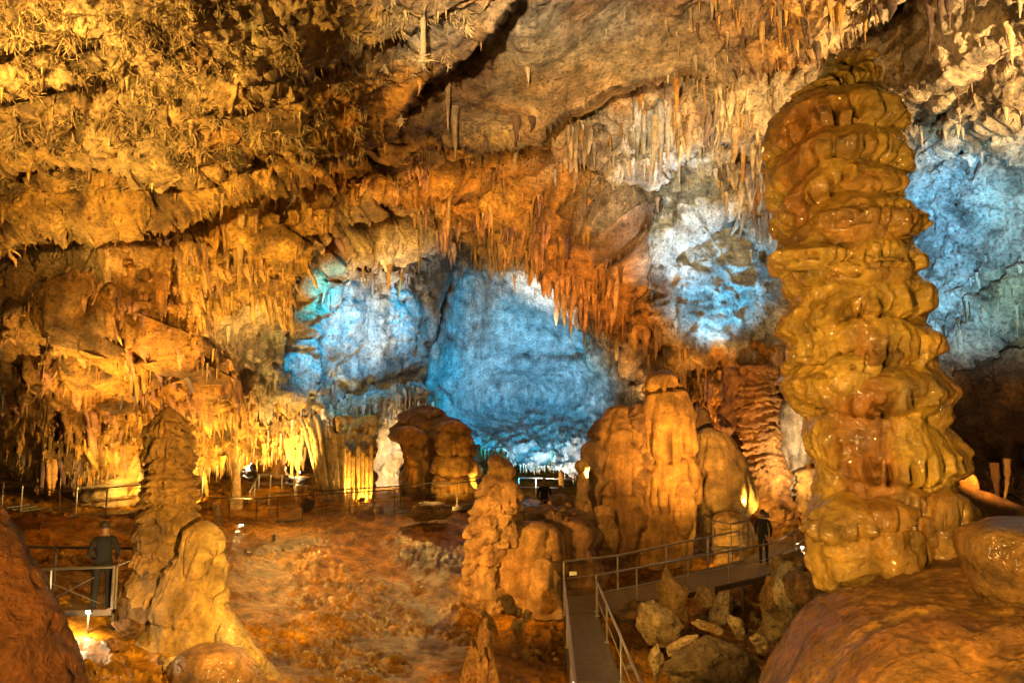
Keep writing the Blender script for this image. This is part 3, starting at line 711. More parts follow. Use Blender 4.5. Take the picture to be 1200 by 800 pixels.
# ---- rock at the near side of the photograph's other corner
form("flowstone_boss", "large reddish brown flowstone boss sloping down past the handrail with the lit deck lamp", "flowstone",
     [(550, -170, -70), (566, -200, -36), (585, -230, -16), (605, -250, 0), (640, -270, 18), (680, -290, 36), (720, -300, 54), (760, -310, 70), (800, -320, 80), (860, -330, 86)], 7.0, M_FLOW,
     nth=220, nz=220, ratio=.5, lumps=.10, lump_s=.9, flute=.05, flute_f=2.2, fine=.035, fine_s=.16, seed=240, c1=(.40, .17, .045), c2=(.26, .10, .03), stain=.35, cap=.1, smooth=15)

# ---- tall stalagmite by the near deck
st_root = base_empty("tall_stalagmite", 205, 720, 14.6, "tall brown tiered stalagmite with a pointed cap rising from a pale sloping base", "stalagmite")
form("shaft", None, None, [(474, 196, 199), (484, 186, 208), (496, 178, 217), (512, 173, 222), (530, 172, 223), (545, 173, 222), (552, 176, 220), (560, 172, 224), (572, 172, 225), (580, 170, 222), (590, 170, 226), (605, 167, 228), (620, 164, 227), (640, 163, 224), (665, 158, 222), (700, 152, 225), (760, 150, 240)],
     14.9, M_FLOW, st_root, nth=170, nz=260, tiers=[468, 496, 518, 534, 550, 564, 579, 593, 606, 622, 642, 668, 704, 790], tier_amp=.09, drip=.10, drip_f=5.5, rib=.05, flute=.03, flute_f=3.5, lumps=.07, lump_s=.5, fine=.035, fine_s=.12, seed=250, c1=(.58, .33, .08), c2=(.38, .19, .045), stain=.35, cap=.2, wob=.35)
form("base", None, None, [(609, 234, 242), (614, 226, 251), (622, 220, 255), (640, 213, 259), (665, 198, 263), (690, 188, 265), (715, 180, 272), (740, 172, 282), (765, 164, 296), (800, 150, 318)],
     14.3, M_FLOW, st_root, nth=170, nz=170, ratio=.8, tiers=[600, 668, 706, 830], tier_amp=.06, drip=.06, drip_f=4, flute=.03, flute_f=2.5, lumps=.12, lump_s=.6, fine=.02, fine_s=.15, seed=256, c1=(.58, .37, .11), c2=(.42, .23, .06), stain=.45, cap=.08, wob=.2)
form("flank", None, None, [(655, 176, 184), (665, 168, 190), (690, 160, 196), (720, 155, 200), (770, 150, 205)], 14.6, M_FLOW, st_root, nth=60, nz=90, lumps=.08, lump_s=.4, flute=.04, flute_f=3, seed=259, c1=(.34, .2, .08), c2=(.2, .1, .04), stain=.4, cap=.3)
form("stalagmite", "small dark stalagmite lump close beside the lamp on the near deck", "stalagmite", [(678, 148, 152), (686, 144, 157), (700, 140, 162), (720, 136, 166), (740, 132, 170)], 14.7, M_FLOW, nth=50, nz=60, tiers=3, tier_amp=.05, drip=.03, lumps=.06, lump_s=.3, seed=262, c1=(.3, .17, .07), c2=(.18, .09, .04), cap=.3)
form("flowstone_apron", "low brown flowstone apron spreading below the pale base of the tall stalagmite", "flowstone", [(754, 226, 262), (764, 212, 282), (780, 204, 296), (800, 198, 306), (840, 190, 316)], 12.6, M_MOUND, nth=110, nz=80, ratio=.8, lumps=.12, lump_s=.5, flute=.03, fine=.02, seed=265, c1=(.34, .17, .05), c2=(.22, .10, .03), cap=.2)
form("flowstone_apron", "bright yellow flowstone tongue running from the pale base onto the rimstone floor", "flowstone", [(724, 262, 272), (736, 258, 284), (752, 256, 298), (775, 256, 312), (800, 258, 326), (830, 258, 336)], 13.6, M_MOUND, nth=90, nz=80, ratio=.8, lumps=.08, lump_s=.5, flute=.02, seed=268, c1=(.62, .42, .14), c2=(.5, .3, .08), stain=.1, cap=.3)

# ---- columns and dripstones of the far side
def F_(name, label, cat, prof, d, **kw):
    a = dict(nth=90, nz=130, fine=.03, fine_s=.2)
    a.update(kw)
    return form(name, label, cat, prof, d, **a)
F_("rock_column", "broad cream column of thin stacked ledges with a reddish cap below the low ceiling", "column", [(490, 132, 146), (504, 127, 151), (514, 124, 152), (526, 121, 153), (536, 119, 158), (550, 114, 163), (562, 110, 167), (572, 106, 172), (590, 100, 178)], 29, tiers=12, tier_amp=.16, drip=.06, flute=.03, lumps=.22, lump_s=1.0, seed=301, c1=CREAM, c2=GOLD, stain=.4, cap=.05)
F_("thin_column", "slim ringed column standing free before the unlit passage behind the far railing", "column", [(505, 271, 283), (530, 272, 282), (555, 273, 281), (575, 272, 282), (590, 271, 284), (610, 270, 286)], 30.2, nth=40, tiers=14, tier_amp=.05, drip=.02, lumps=.06, lump_s=.6, seed=305, c1=TAN, c2=BROWN, stain=.5, cap=.01)
F_("flared_column", "orange lit column with a widely flared foot behind the small fenced platform", "column", [(500, 306, 334), (520, 309, 330), (540, 308, 330), (550, 305, 333), (558, 300, 338), (566, 292, 350), (580, 285, 360)], 40, flute=.1, flute_f=1.5, lumps=.15, seed=309, c1=ORANGE, c2=GOLD, stain=.2, cap=.01)
org = base_empty("organ_drapery", 380, 592, 31.5, "fluted organ pipe drapery narrowing down to the bright lamp at its foot", "drapery")
orr = np.random.default_rng(12)
for i in range(17):
    t = i / 16
    x0 = 349 + t * 52 + orr.normal() * 1.2; x1 = 378 + t * 24 + orr.normal() * .8
    w = orr.uniform(1.4, 2.7)
    y0 = 488 + orr.uniform(-6, 10) + 10 * (t > .7)
    form("pipe", None, None, [(y0, x0 - w * 1.2, x0 + w * 1.2), (y0 + 14, x0 + (x1 - x0) * .25 - w, x0 + (x1 - x0) * .25 + w), (550, x0 + (x1 - x0) * .65 - w * .9, x0 + (x1 - x0) * .65 + w * .9), (594, x1 - w * .8, x1 + w * .8)], 31.4 + orr.uniform(-.25, .35), M_FLOW, org, nth=16, nz=60, lumps=.06, lump_s=.4, flute=.03, flute_f=5, fine=.03, fine_s=.2, seed=320 + i, c1=CREAM, c2=TAN, stain=.4, cap=.2)
rc = base_empty("rock_column", 416, 594, 33, "dark rugged column with fluted skirts between the organ drapery and the pale hollow", "column")
F_("shaft", None, None, [(486, 392, 440), (492, 396, 440), (502, 398, 438), (520, 399, 437), (540, 402, 437), (555, 400, 436), (575, 404, 436), (596, 402, 438)], 34, parent=rc, nth=140, nz=160, tiers=[476, 508, 545, 562, 600], tier_amp=.3, drip=.14, drip_f=2.2, flute=.10, flute_f=2.2, lumps=.35, lump_s=1.2, fine=.08, seed=340, c1=GOLD, c2=BROWN, stain=.75, cap=.01)
for i, x in enumerate([404, 409, 414, 420, 425, 430, 435]):
    form("pipe", None, None, [(520 + 6 * (i % 3), x - 2.5, x + 2.5), (560, x - 2.2, x + 2.2), (594, x - 1.8, x + 1.8)], 31.9, M_FLOW, rc, nth=14, nz=40, lumps=.03, lump_s=.4, flute=.02, fine=.02, seed=350 + i, c1=GOLD, c2=TAN, stain=.3, cap=.05)
F_("rock_pillar", "pale knobbly pillar wall lit white inside the hollow behind the far railing", "pillar", [(470, 432, 478), (500, 434, 476), (525, 436, 472), (545, 438, 470), (556, 440, 470), (570, 436, 474)], 37, ratio=.5, lumps=.45, lump_s=1.0, fine=.1, flute=.05, seed=362, c1=PINK, c2=CREAM, stain=.3, cap=.01)
gm = base_empty("rock_mass", 515, 596, 33, "bulky amber rock mass with drapery shelves under the blue bowl's rim", "flowstone")
F_("trunk", None, None, [(474, 492, 506), (482, 484, 522), (494, 470, 538), (510, 467, 550), (530, 472, 555), (556, 474, 558), (580, 476, 560), (600, 476, 562)], 34.2, parent=gm, nth=170, nz=190, tiers=[455, 500, 520, 600], tier_amp=.25, drip=.12, drip_f=2, flute=.12, flute_f=1.2, lumps=.5, lump_s=1.6, fine=.07, seed=370, c1=(.36, .18, .05), c2=(.18, .085, .03), stain=.75, cap=.1)
F_("fluted_face", None, None, [(492, 520, 540), (505, 512, 550), (530, 512, 556), (560, 510, 559), (596, 512, 562)], 31.8, parent=gm, nth=120, nz=120, tiers=5, tier_amp=.16, drip=.1, drip_f=2.5, flute=.06, flute_f=2.5, lumps=.2, seed=375, c1=GOLD, c2=ORANGE, stain=.3, cap=.2)
F_("shelf", None, None, [(498, 466, 490), (508, 462, 500), (520, 468, 498), (540, 474, 492), (570, 476, 490)], 31.9, parent=gm, nth=80, nz=90, tiers=3, tier_amp=.25, drip=.15, drip_f=2.5, lumps=.25, seed=380, c1=ORANGE, c2=BROWN, stain=.5, cap=.2)

# ---- middle stalagmite group
mg = base_empty("stalagmite_group", 590, 712, 21, "warm lit cluster of knobbly twin stalagmites on a rippled flowstone skirt beside the walkway corner", "stalagmite")
F_("twin_stalagmite", None, None, [(532, 576, 586), (540, 570, 593), (548, 573, 596), (556, 566, 596), (566, 564, 600), (578, 562, 606), (592, 560, 607), (600, 552, 606), (615, 547, 606), (632, 546, 602), (646, 547, 590), (656, 544, 582), (668, 543, 586), (690, 546, 590), (715, 548, 598)], 21, parent=mg, nth=150, nz=240, tiers=[528, 552, 566, 592, 622, 652, 668, 730], tier_amp=.14, drip=.07, drip_f=3.5, flute=.03, flute_f=3, lumps=.22, lump_s=.55, fine=.05, fine_s=.18, seed=400, c1=(.58, .34, .12), c2=(.36, .17, .05), stain=.3, cap=.3, wob=.3)
F_("twin_stalagmite", None, None, [(543, 588, 600), (552, 587, 604), (560, 590, 600), (566, 588, 608), (580, 586, 610), (592, 588, 606), (612, 584, 604), (640, 580, 604)], 20.7, parent=mg, nth=100, nz=150, tiers=[540, 562, 594, 650], tier_amp=.1, drip=.05, drip_f=4, lumps=.13, lump_s=.4, fine=.04, fine_s=.15, seed=406, c1=(.6, .36, .12), c2=(.4, .2, .06), stain=.2, cap=.3)
F_("skirt", None, None, [(610, 600, 640), (622, 592, 654), (640, 584, 662), (665, 581, 662), (690, 580, 660), (720, 578, 664)], 21.3, parent=mg, nth=150, nz=130, ratio=.7, flute=.11, flute_f=1.5, lumps=.18, lump_s=.8, fine=.03, seed=411, c1=(.56, .31, .08), c2=(.40, .19, .05), stain=.2, cap=.15)
F_("skirt", None, None, [(652, 632, 640), (660, 626, 648), (675, 622, 655), (695, 620, 658), (720, 620, 662)], 20.2, parent=mg, nth=80, nz=80, flute=.05, flute_f=2, lumps=.08, seed=414, c1=(.56, .32, .1), c2=(.40, .2, .06), stain=.2, cap=.3)
F_("rubble_crown", None, None, [(590, 596, 682), (600, 590, 694), (615, 588, 700), (640, 592, 702), (680, 600, 700), (715, 600, 705)], 22.4, parent=mg, nth=170, nz=140, ratio=.6, lumps=.35, lump_s=.5, fine=.13, fine_s=.25, flute=.05, seed=418, c1=(.32, .17, .07), c2=(.16, .08, .035), stain=.6, cap=.35)
F_("flow_ridge", None, None, [(604, 660, 676), (620, 652, 690), (650, 650, 698), (690, 648, 706), (720, 648, 712)], 21.8, parent=mg, nth=110, nz=120, flute=.1, flute_f=1.6, lumps=.2, lump_s=.7, seed=424, c1=(.40, .21, .07), c2=(.22, .10, .04), stain=.5, cap=.3)
F_("stalagmite", "thin pale topped stalagmite with stacked beads against the great amber stalagmite mass", "stalagmite", [(538, 676, 686), (546, 674, 690), (556, 678, 688), (566, 676, 690), (580, 676, 688), (600, 672, 694), (640, 668, 700)], 23.6, nth=60, nz=110, tiers=7, tier_amp=.08, drip=.04, lumps=.1, lump_s=.4, seed=430, c1=(.46, .28, .1), c2=(.26, .13, .05), stain=.4, cap=.3)

# ---- great amber stalagmite mass behind the walkway
gs = base_empty("stalagmite_mass", 775, 700, 26, "huge amber stalagmite mass with a rounded peak and a broken shoulder behind the walkway", "stalagmite")
F_("peak", None, None, [(432, 768, 786), (442, 763, 795), (455, 760, 801), (470, 758, 807), (490, 757, 812), (520, 757, 814), (550, 756, 815), (580, 755, 816), (610, 756, 812), (640, 754, 808), (710, 750, 812)], 25.6, parent=gs, nth=190, nz=280, ratio=.95, tiers=[425, 478, 552, 606, 730], tier_amp=.12, drip=.17, drip_f=2.2, flute=.07, flute_f=1.5, lumps=.2, lump_s=1.2, lump_z=.4, fine=.03, seed=440, c1=(.56, .30, .07), c2=(.40, .19, .05), stain=.25, cap=.4, smooth=9)
F_("shoulder", None, None, [(474, 722, 736), (482, 712, 742), (490, 704, 752), (505, 698, 765), (530, 690, 770), (560, 688, 772), (600, 684, 772), (640, 682, 772), (715, 680, 772)], 26.3, parent=gs, nth=170, nz=220, ratio=.8, tiers=[468, 520, 575, 640, 730], tier_amp=.14, drip=.14, drip_f=2, flute=.10, flute_f=1.1, lumps=.38, lump_s=1.3, lump_z=.5, fine=.06, seed=447, c1=(.44, .23, .06), c2=(.24, .11, .035), stain=.5, cap=.15)
F_("broken_edge", None, None, [(472, 745, 756), (482, 740, 764), (500, 735, 768), (530, 735, 768), (560, 735, 768)], 25.8, parent=gs, nth=70, nz=80, lumps=.3, lump_s=.6, fine=.08, seed=452, c1=(.3, .16, .06), c2=(.18, .09, .035), stain=.6, cap=.25)
F_("broken_edge", None, None, [(518, 688, 700), (526, 684, 706), (550, 686, 708), (580, 688, 706), (600, 690, 704)], 25.2, parent=gs, nth=70, nz=80, lumps=.25, lump_s=.5, fine=.05, seed=456, c1=(.40, .24, .1), c2=(.25, .13, .05), stain=.4, cap=.3)
F_("drape", None, None, [(590, 700, 716), (610, 692, 722), (640, 690, 722), (670, 696, 716), (710, 700, 716)], 24.6, parent=gs, nth=80, nz=90, flute=.08, flute_f=2, lumps=.18, lump_s=.6, seed=460, c1=(.46, .25, .07), c2=(.3, .14, .04), stain=.3, cap=.3)
F_("drape", None, None, [(560, 796, 806), (575, 792, 814), (605, 790, 816), (630, 796, 806), (650, 798, 804)], 24.7, parent=gs, nth=70, nz=90, flute=.06, flute_f=2.5, lumps=.1, lump_s=.5, seed=464, c1=(.56, .31, .07), c2=(.4, .19, .05), stain=.2, cap=.3)
dm = base_empty("flowstone_dome", 850, 690, 27, "smooth bell shaped flowstone dome with a ragged undercut hem beside the amber peak", "flowstone")
F_("bell", None, None, [(500, 822, 838), (506, 818, 846), (516, 816, 856), (530, 815, 865), (550, 815, 873), (572, 816, 879), (592, 818, 881), (602, 820, 879), (612, 824, 868), (622, 826, 856)], 26.6, parent=dm, nth=170, nz=180, ratio=.85, tiers=[492, 596, 640], tier_amp=.12, drip=.25, drip_f=1.6, flute=.07, flute_f=2.4, lumps=.14, lump_s=1, lump_z=.3, fine=.02, seed=470, c1=(.46, .29, .09), c2=(.28, .14, .045), stain=.25, cap=.4, smooth=9)
F_("stem", None, None, [(598, 820, 872), (620, 818, 876), (650, 814, 884), (700, 810, 890)], 27.2, parent=dm, nth=100, nz=70, lumps=.3, lump_s=.9, fine=.06, flute=.1, seed=475, c1=(.34, .18, .06), c2=(.2, .1, .035), stain=.5, cap=.02)
F_("stalagmite", "short dark stalagmite stub on top of the bell shaped dome, taller of two", "stalagmite", [(477, 821, 826), (484, 818, 831), (500, 817, 834), (515, 816, 836)], 27.2, nth=40, nz=50, tiers=3, tier_amp=.06, drip=.03, lumps=.06, lump_s=.4, seed=480, c1=(.3, .17, .07), c2=(.2, .1, .04), cap=.4)
F_("stalagmite", "short dark stalagmite stub on top of the bell shaped dome, shorter of two", "stalagmite", [(480, 812, 816), (490, 810, 820), (505, 809, 822), (518, 808, 824)], 27.4, nth=40, nz=50, tiers=3, tier_amp=.05, drip=.03, lumps=.05, lump_s=.4, seed=484, c1=(.3, .17, .07), c2=(.2, .1, .04), cap=.4)
F_("flowstone_block", "rounded orange lit flowstone block under the bell shaped dome behind the upper rail", "flowstone", [(598, 842, 862), (604, 838, 872), (614, 836, 878), (630, 838, 882), (650, 838, 884), (668, 838, 886)], 25.6, nth=90, nz=80, ratio=.8, tiers=2, tier_amp=.08, drip=.03, lumps=.18, lump_s=.4, fine=.05, seed=488, c1=(.62, .36, .10), c2=(.5, .26, .07), stain=.15, cap=.4)
rb = base_empty("ribbed_column", 905, 640, 28, "leaning orange column ribbed with fine horizontal ledges beside the standing visitor", "column")
F_("shaft", None, None, [(428, 868, 908), (450, 866, 908), (480, 866, 908), (510, 868, 912), (535, 872, 918), (560, 876, 924), (590, 882, 928), (610, 886, 930), (640, 890, 934)], 28, parent=rb, nth=150, nz=300, tiers=24, tier_amp=.17, drip=.06, drip_f=2, flute=.05, flute_f=2, lumps=.25, lump_s=1.0, fine=.05, seed=494, c1=(.56, .27, .07), c2=(.38, .15, .04), stain=.3, cap=.01, wob=.3)
F_("dark_flank", None, None, [(430, 846, 868), (460, 850, 872), (500, 852, 874), (530, 856, 874), (560, 862, 876), (600, 870, 880)], 28.6, parent=rb, nth=70, nz=140, flute=.15, flute_f=1.6, lumps=.3, lump_s=1, fine=.08, seed=499, c1=(.3, .13, .05), c2=(.16, .07, .03), stain=.5, cap=.01)
F_("cave_drapery", "tall pale pink drapery of fluted curtains hanging between the ribbed column and the wet column", "drapery", [(462, 926, 940), (480, 922, 944), (510, 921, 946), (535, 922, 944), (560, 924, 938), (580, 926, 934)], 28.6, nth=70, nz=120, flute=.2, flute_f=2.0, drip=.1, lumps=.2, lump_s=.8, lump_z=.3, seed=504, c1=PINK, c2=TAN, stain=.2, cap=.02)
F_("cave_drapery", "narrow orange drapery strip hanging close behind the pale pink curtains", "drapery", [(470, 940, 954), (500, 940, 958), (540, 940, 960), (575, 944, 958), (590, 946, 954)], 29.4, nth=60, nz=100, flute=.2, flute_f=2.0, lumps=.2, lump_s=.8, lump_z=.3, seed=508, c1=ORANGE, c2=BROWN, stain=.3, cap=.02)
F_("flowstone_block", "glowing orange flowstone lump low between the ribbed column and the wet column", "flowstone", [(548, 944, 960), (560, 936, 968), (580, 934, 972), (600, 936, 974), (630, 934, 976)], 27.6, nth=90, nz=90, tiers=4, tier_amp=.14, drip=.08, drip_f=3, lumps=.3, lump_s=.6, fine=.07, seed=512, c1=(.6, .33, .09), c2=(.42, .2, .05), stain=.4, cap=.3)
F_("stalagmite", "small orange two tiered stalagmite standing on the dark ridge behind the wet column", "stalagmite", [(533, 1118, 1126), (540, 1115, 1130), (548, 1114, 1133), (556, 1110, 1138), (566, 1106, 1141), (580, 1104, 1143), (592, 1104, 1146)], 14, nth=80, nz=90, tiers=[530, 552, 600], tier_amp=.07, drip=.04, drip_f=6, lumps=.08, lump_s=.4, fine=.02, seed=520, c1=(.5, .23, .05), c2=(.36, .15, .035), stain=.15, cap=.3)
F_("flowstone_ridge", "long dark brown flowstone ridge sloping away behind the wet column", "flowstone", [(566, 1096, 1132), (574, 1090, 1152), (586, 1086, 1180), (598, 1084, 1212), (612, 1080, 1250), (640, 1070, 1290)], 13.8, nth=120, nz=80, ratio=.35, lumps=.14, lump_s=.8, fine=.02, seed=525, c1=(.34, .17, .05), c2=(.22, .1, .03), stain=.3, cap=.3)
F_("stalagmite", "small pale stalagmite glimpsed alone inside the unlit recess at far left".replace(" at far left", " beyond the stepped walkway"), "stalagmite", [(530, 12, 15), (536, 10, 17), (546, 10, 18), (556, 9, 19)], 38, nth=30, nz=40, tiers=3, tier_amp=.08, lumps=.1, lump_s=.5, seed=530, c1=PINK, c2=TAN, cap=.4)
F_("stalagmite", "short pale stalagmite meeting a drip under the white rim of the blue bowl", "stalagmite", [(551, 655, 659), (556, 655, 660), (562, 655, 661), (568, 655, 661)], 36.5, nth=24, nz=30, lumps=.04, lump_s=.3, seed=533, c1=CREAM, c2=TAN, cap=.4)

F_("stalagmite_stump", "flat topped stalagmite stump with a small pointed tip standing against the walkway edge", "stalagmite", [(664, 779, 783), (672, 776, 786), (680, 775, 790), (684, 773, 802), (690, 772, 804), (702, 773, 803), (720, 772, 804), (745, 770, 806)], 18.6, nth=80, nz=90, lumps=.06, lump_s=.3, flute=.04, flute_f=3, fine=.02, seed=553, c1=(.42, .24, .08), c2=(.28, .14, .05), stain=.3, cap=.3, smooth=3)
F_("stalagmite", "squat dark knob stalagmite on the rubble beside the standing dark dressed visitor", "stalagmite", [(577, 650, 662), (582, 645, 668), (592, 642, 672), (612, 640, 676)], 23.6, nth=50, nz=50, lumps=.08, lump_s=.4, seed=557, c1=(.2, .11, .05), c2=(.12, .06, .03), cap=.4)

# ---- curtains of flowstone on the walls
CURT = [("broad cream fluted curtain, highest on the draped wall under the ceiling ledge", 64, 128, 272, 348, CREAM, GOLD, .55), ("short brown fluted curtain hanging beside the broad cream one", 122, 170, 312, 356, ORANGE, BROWN, .5),
        ("brown gold teardrop shaped curtain pointing down on the draped wall", 165, 200, 322, 404, ORANGE, BROWN, .9), ("slim amber curtain on the wall above and beside the tall stalagmite's cap", 148, 172, 398, 486, GOLD, TAN, .3),
        ("golden curtain of thick flutes right under the helictite ceiling edge", 215, 262, 250, 330, GOLD, ORANGE, .4), ("pale golden curtain with a bright lower lobe above the pink bare patch", 262, 312, 240, 356, GOLD, CREAM, .3), ("ochre curtain between the golden ceiling edge and the dark arch gap", 310, 346, 222, 330, GOLD, ORANGE, .3),
        ("small tan curtain hanging under the pale arch band", 410, 432, 268, 318, TAN, GOLD, .3), ("tan fan of fluted drapery over the blue bowl's crease", 556, 606, 258, 326, TAN, GOLD, .35),
        ("rust red curtain over the white part of the bowl", 636, 676, 248, 356, RUST, ORANGE, .45), ("rust brown curtain sweeping to the pale corner above the amber peak", 684, 730, 262, 388, RUST, BROWN, .45), ("gold curtain between the two rust ones", 664, 692, 236, 330, ORANGE, GOLD, .4),
        ("greyish white curtain at the top of the high blue wall", 742, 790, 118, 205, WHITE, GREY, .35), ("orange lit curtain next to the greyish white one beneath the roof slab", 790, 822, 84, 150, ORANGE, CREAM, .3), ("cream curtain just beside the wet column's upper shoulder", 862, 892, 150, 236, CREAM, ORANGE, .4),
        ("dark brown curtain hanging beside the high blue patch toward the wet column", 858, 900, 205, 270, BROWN, RUST, .4), ("orange curtain just over the ribbed column", 872, 912, 408, 462, RUST, ORANGE, .3), ("amber curtain in the middle of the arch", 492, 530, 216, 286, ORANGE, RUST, .4)]
crr = np.random.default_rng(91)
for k, (lab, xa, xb, ya, yb, c1, c2, tp) in enumerate(CURT):
    m = (xa + xb) / 2; w = xb - xa; hh = yb - ya
    i, j = shell_at(m, ya + 6)
    root = empty("cave_drapery", Vector(SH_W[i, j].tolist()), lab, "drapery")
    n = int(np.clip(w / 5.5, 5, 12))
    for q in range(n):
        x = xa + (q + .5) / n * w + crr.normal() * 1.2
        i, j = shell_at(x, ya + crr.uniform(-4, 8)); d0 = SH_W[i, j][1]
        i, j = shell_at(x, (ya + yb) / 2); d1 = float(np.clip(SH_W[i, j][1], d0 - .3, d0 + 1.2)) - .1
        side = 1 - abs(x - m) / (w / 2)
        ln = hh * ((1 - tp) * crr.uniform(.55, 1.0) + tp * (.45 + .55 * side) * crr.uniform(.8, 1.0))
        r0 = w / n * crr.uniform(.55, .95); y0 = ya - 5 + crr.uniform(-5, 5); dr = crr.normal() * 2
        ok_ = [(y0, x - r0, x + r0), (y0 + ln * .15, x - r0 * .95, x + r0 * .95), (y0 + ln * .45, x - r0 * .8 + dr * .4, x + r0 * .8 + dr * .4), (y0 + ln * .75, x - r0 * .62 + dr * .8, x + r0 * .62 + dr * .8), (y0 + ln * .92, x - r0 * .36 + dr, x + r0 * .36 + dr), (y0 + ln, x - .4 + dr, x + .4 + dr)]
        form("fold", None, None, ok_, d0, M_FLOW, root, nth=14, nz=44, ratio=.9, lean=[d0 + .15, d0, d0 * .6 + d1 * .4, d0 * .5 + d1 * .5, d0 * .5 + d1 * .5, d0 * .5 + d1 * .5], lumps=.09, lump_s=.5, lump_z=.4, flute=.05, flute_f=3.5, fine=.05, fine_s=.2, seed=700 + k * 14 + q, c1=c1, c2=c2, stain=.5, cap=.15)
# ------------------------------------------------------------------ walkways
def rail_set(root, posts, h, mat=M_STEEL, r=.028, mid=True, ext0=None, ext1=None):
    """posts: ground points; each post, the top rail and the middle cable are parts of their own"""
    inv = root.location
    for p in posts:
        bm = bmesh.new(); tube(bm, [Vector(p) - inv, Vector(p) + Vector((0, 0, h)) - inv], r, 7)
        box(bm, Vector(p) - inv + Vector((0, 0, .02)), (.11, .11, .02))
        bm_obj("post", bm, mat, root)
    top = [Vector(p) + Vector((0, 0, h + .01)) for p in posts]
    if ext0: top = [Vector(ext0)] + top
    if ext1: top = top + [Vector(ext1)]
    bm = bmesh.new(); tube(bm, [q - inv for q in top], r * 1.05, 7); bm_obj("handrail", bm, mat, root)
    if mid:
        bm = bmesh.new(); tube(bm, [Vector(p) + Vector((0, 0, h * .52)) - inv for p in posts], r * .45, 5); bm_obj("cable", bm, mat, root)
def lerp(a, b, t): return Vector(a) * (1 - t) + Vector(b) * t
def deck_panels(root, a0, a1, b0, b1, n, th=.07, mat=M_DECK, gap=.012):
    """plates between the near edge a0-a1 and the far edge b0-b1"""
    inv = root.location
    for i in range(n):
        t0, t1 = i / n, (i + 1) / n
        q = [lerp(a0, a1, t0), lerp(a0, a1, t1), lerp(b0, b1, t1), lerp(b0, b1, t0)]
        c = sum(q, Vector()) / 4
        q = [v + (c - v).normalized() * gap - inv for v in q]
        bm = bmesh.new(); prism(bm, q, [v.z - .045 for v in q], [v.z for v in q])
        bm_obj("deck_plate", bm, mat, root)
def stringer(root, a, b, name="edge_beam", mat=M_DARKSTEEL, w=.06, h=.16):
    inv = root.location
    a = Vector(a) - inv; b = Vector(b) - inv
    s = (b - a).cross(Vector((0, 0, 1))).normalized() * w / 2
    q = [a - s, b - s, b + s, a + s]
    bm = bmesh.new(); prism(bm, q, [v.z - h for v in q], [v.z - .004 for v in q]); bm_obj(name, bm, mat, root)
def leg(root, p, mat=M_DARKSTEEL):
    inv = root.location; p = Vector(p)
    z = fz(p.x, p.y) - .3
    bm = bmesh.new(); tube(bm, [Vector((p.x, p.y, z)) - inv, Vector((p.x, p.y, p.z - .1)) - inv], .04, 6); bm_obj("support_leg", bm, mat, root)

# walkway with the corner landing, in front of the great amber mass
wk = empty("walkway", (2.0, 19, .5), "steel walkway with railings running from a corner landing past the great amber mass", "walkway")
A0 = PV(699, 717, 18.4); A1 = PV(905, 672, 22.0); B0_ = PV(701, 696, 19.9); B1_ = PV(868, 656, 23.4)
L0 = PV(661, 718, 18.3); L1 = PV(661, 699, 19.8)
deck_panels(wk, A0, A1, B0_, B1_, 6)
deck_panels(wk, L0, A0, L1, B0_, 1)
R1 = PV(954, 642, 24.6); R2 = PV(925, 630, 26.5)
deck_panels(wk, A1, R1, B1_, R2, 2)
for q in ((A0, A1), (B0_, B1_), (L0, L1), (A1, R1), (L1, B0_)): stringer(wk, *q)
rail_set(wk, [A0] + [lerp(A0, A1, t) for t in (.2, .48, .72, 1.0)] + [lerp(A1, R1, .55), R1], .92)
rail_set(wk, [L1 + Vector((0, .02, 0))] + [lerp(B0_, B1_, t) for t in (.12, .44, .74, 1.0)], .95)
for t in (.1, .45, .8): leg(wk, lerp(A0, A1, t)); leg(wk, lerp(B0_, B1_, t))
rp = empty("walkway_ramp", (1.9, 16, .3), "short steel ramp with handrails descending from the corner landing towards the viewer", "walkway")
N0 = PV(669, 806, 14.0); N1 = PV(731, 806, 14.0); F0 = L0 + Vector((0, -.03, -.01)); F1 = A0 + Vector((-.02, -.03, -.01))
N0b = N0 + (N0 - F0).normalized() * 2.5; N1b = N1 + (N1 - F1).normalized() * 2.5
deck_panels(rp, N0b, F0, N1b, F1, 5)
stringer(rp, N0b, F0); stringer(rp, N1b, F1)
rail_set(rp, [lerp(F0, N0b, t) for t in (.02, .33, .66, 1)], .93)
rail_set(rp, [lerp(F1, N1b, t) for t in (.04, .3, .6, 1)], .86)
for t in (.1, .5, .9): leg(rp, lerp(F0, N0b, t)); leg(rp, lerp(F1, N1b, t))
bm = bmesh.new(); box(bm, PV(671.5, 671.5, 19.55), (.2, .012, .1), .06); cardo = bm_obj("info_plate", bm, M_CARD); tag(cardo, "small blank pale plate hung on the corner of the walkway railing", "sign")

# upper railing by the orange block
up = empty("upper_landing", PV(860, 655, 26.0), "small upper landing with dark railings in front of the orange lit block", "walkway")
ua = PV(836, 640, 25.0); ub = PV(857, 645, 24.4); uc = PV(877, 640, 25.0); ud = PV(852, 634, 26.6)
inv = up.location
bm = bmesh.new(); q = [v - inv for v in (ua, ub, uc, ud)]; prism(bm, q, [v.z - .08 for v in q], [v.z for v in q]); bm_obj("deck_plate", bm, M_DECK, up)
rail_set(up, [ua, ub, uc], .9, M_DARKSTEEL)
leg(up, ub)

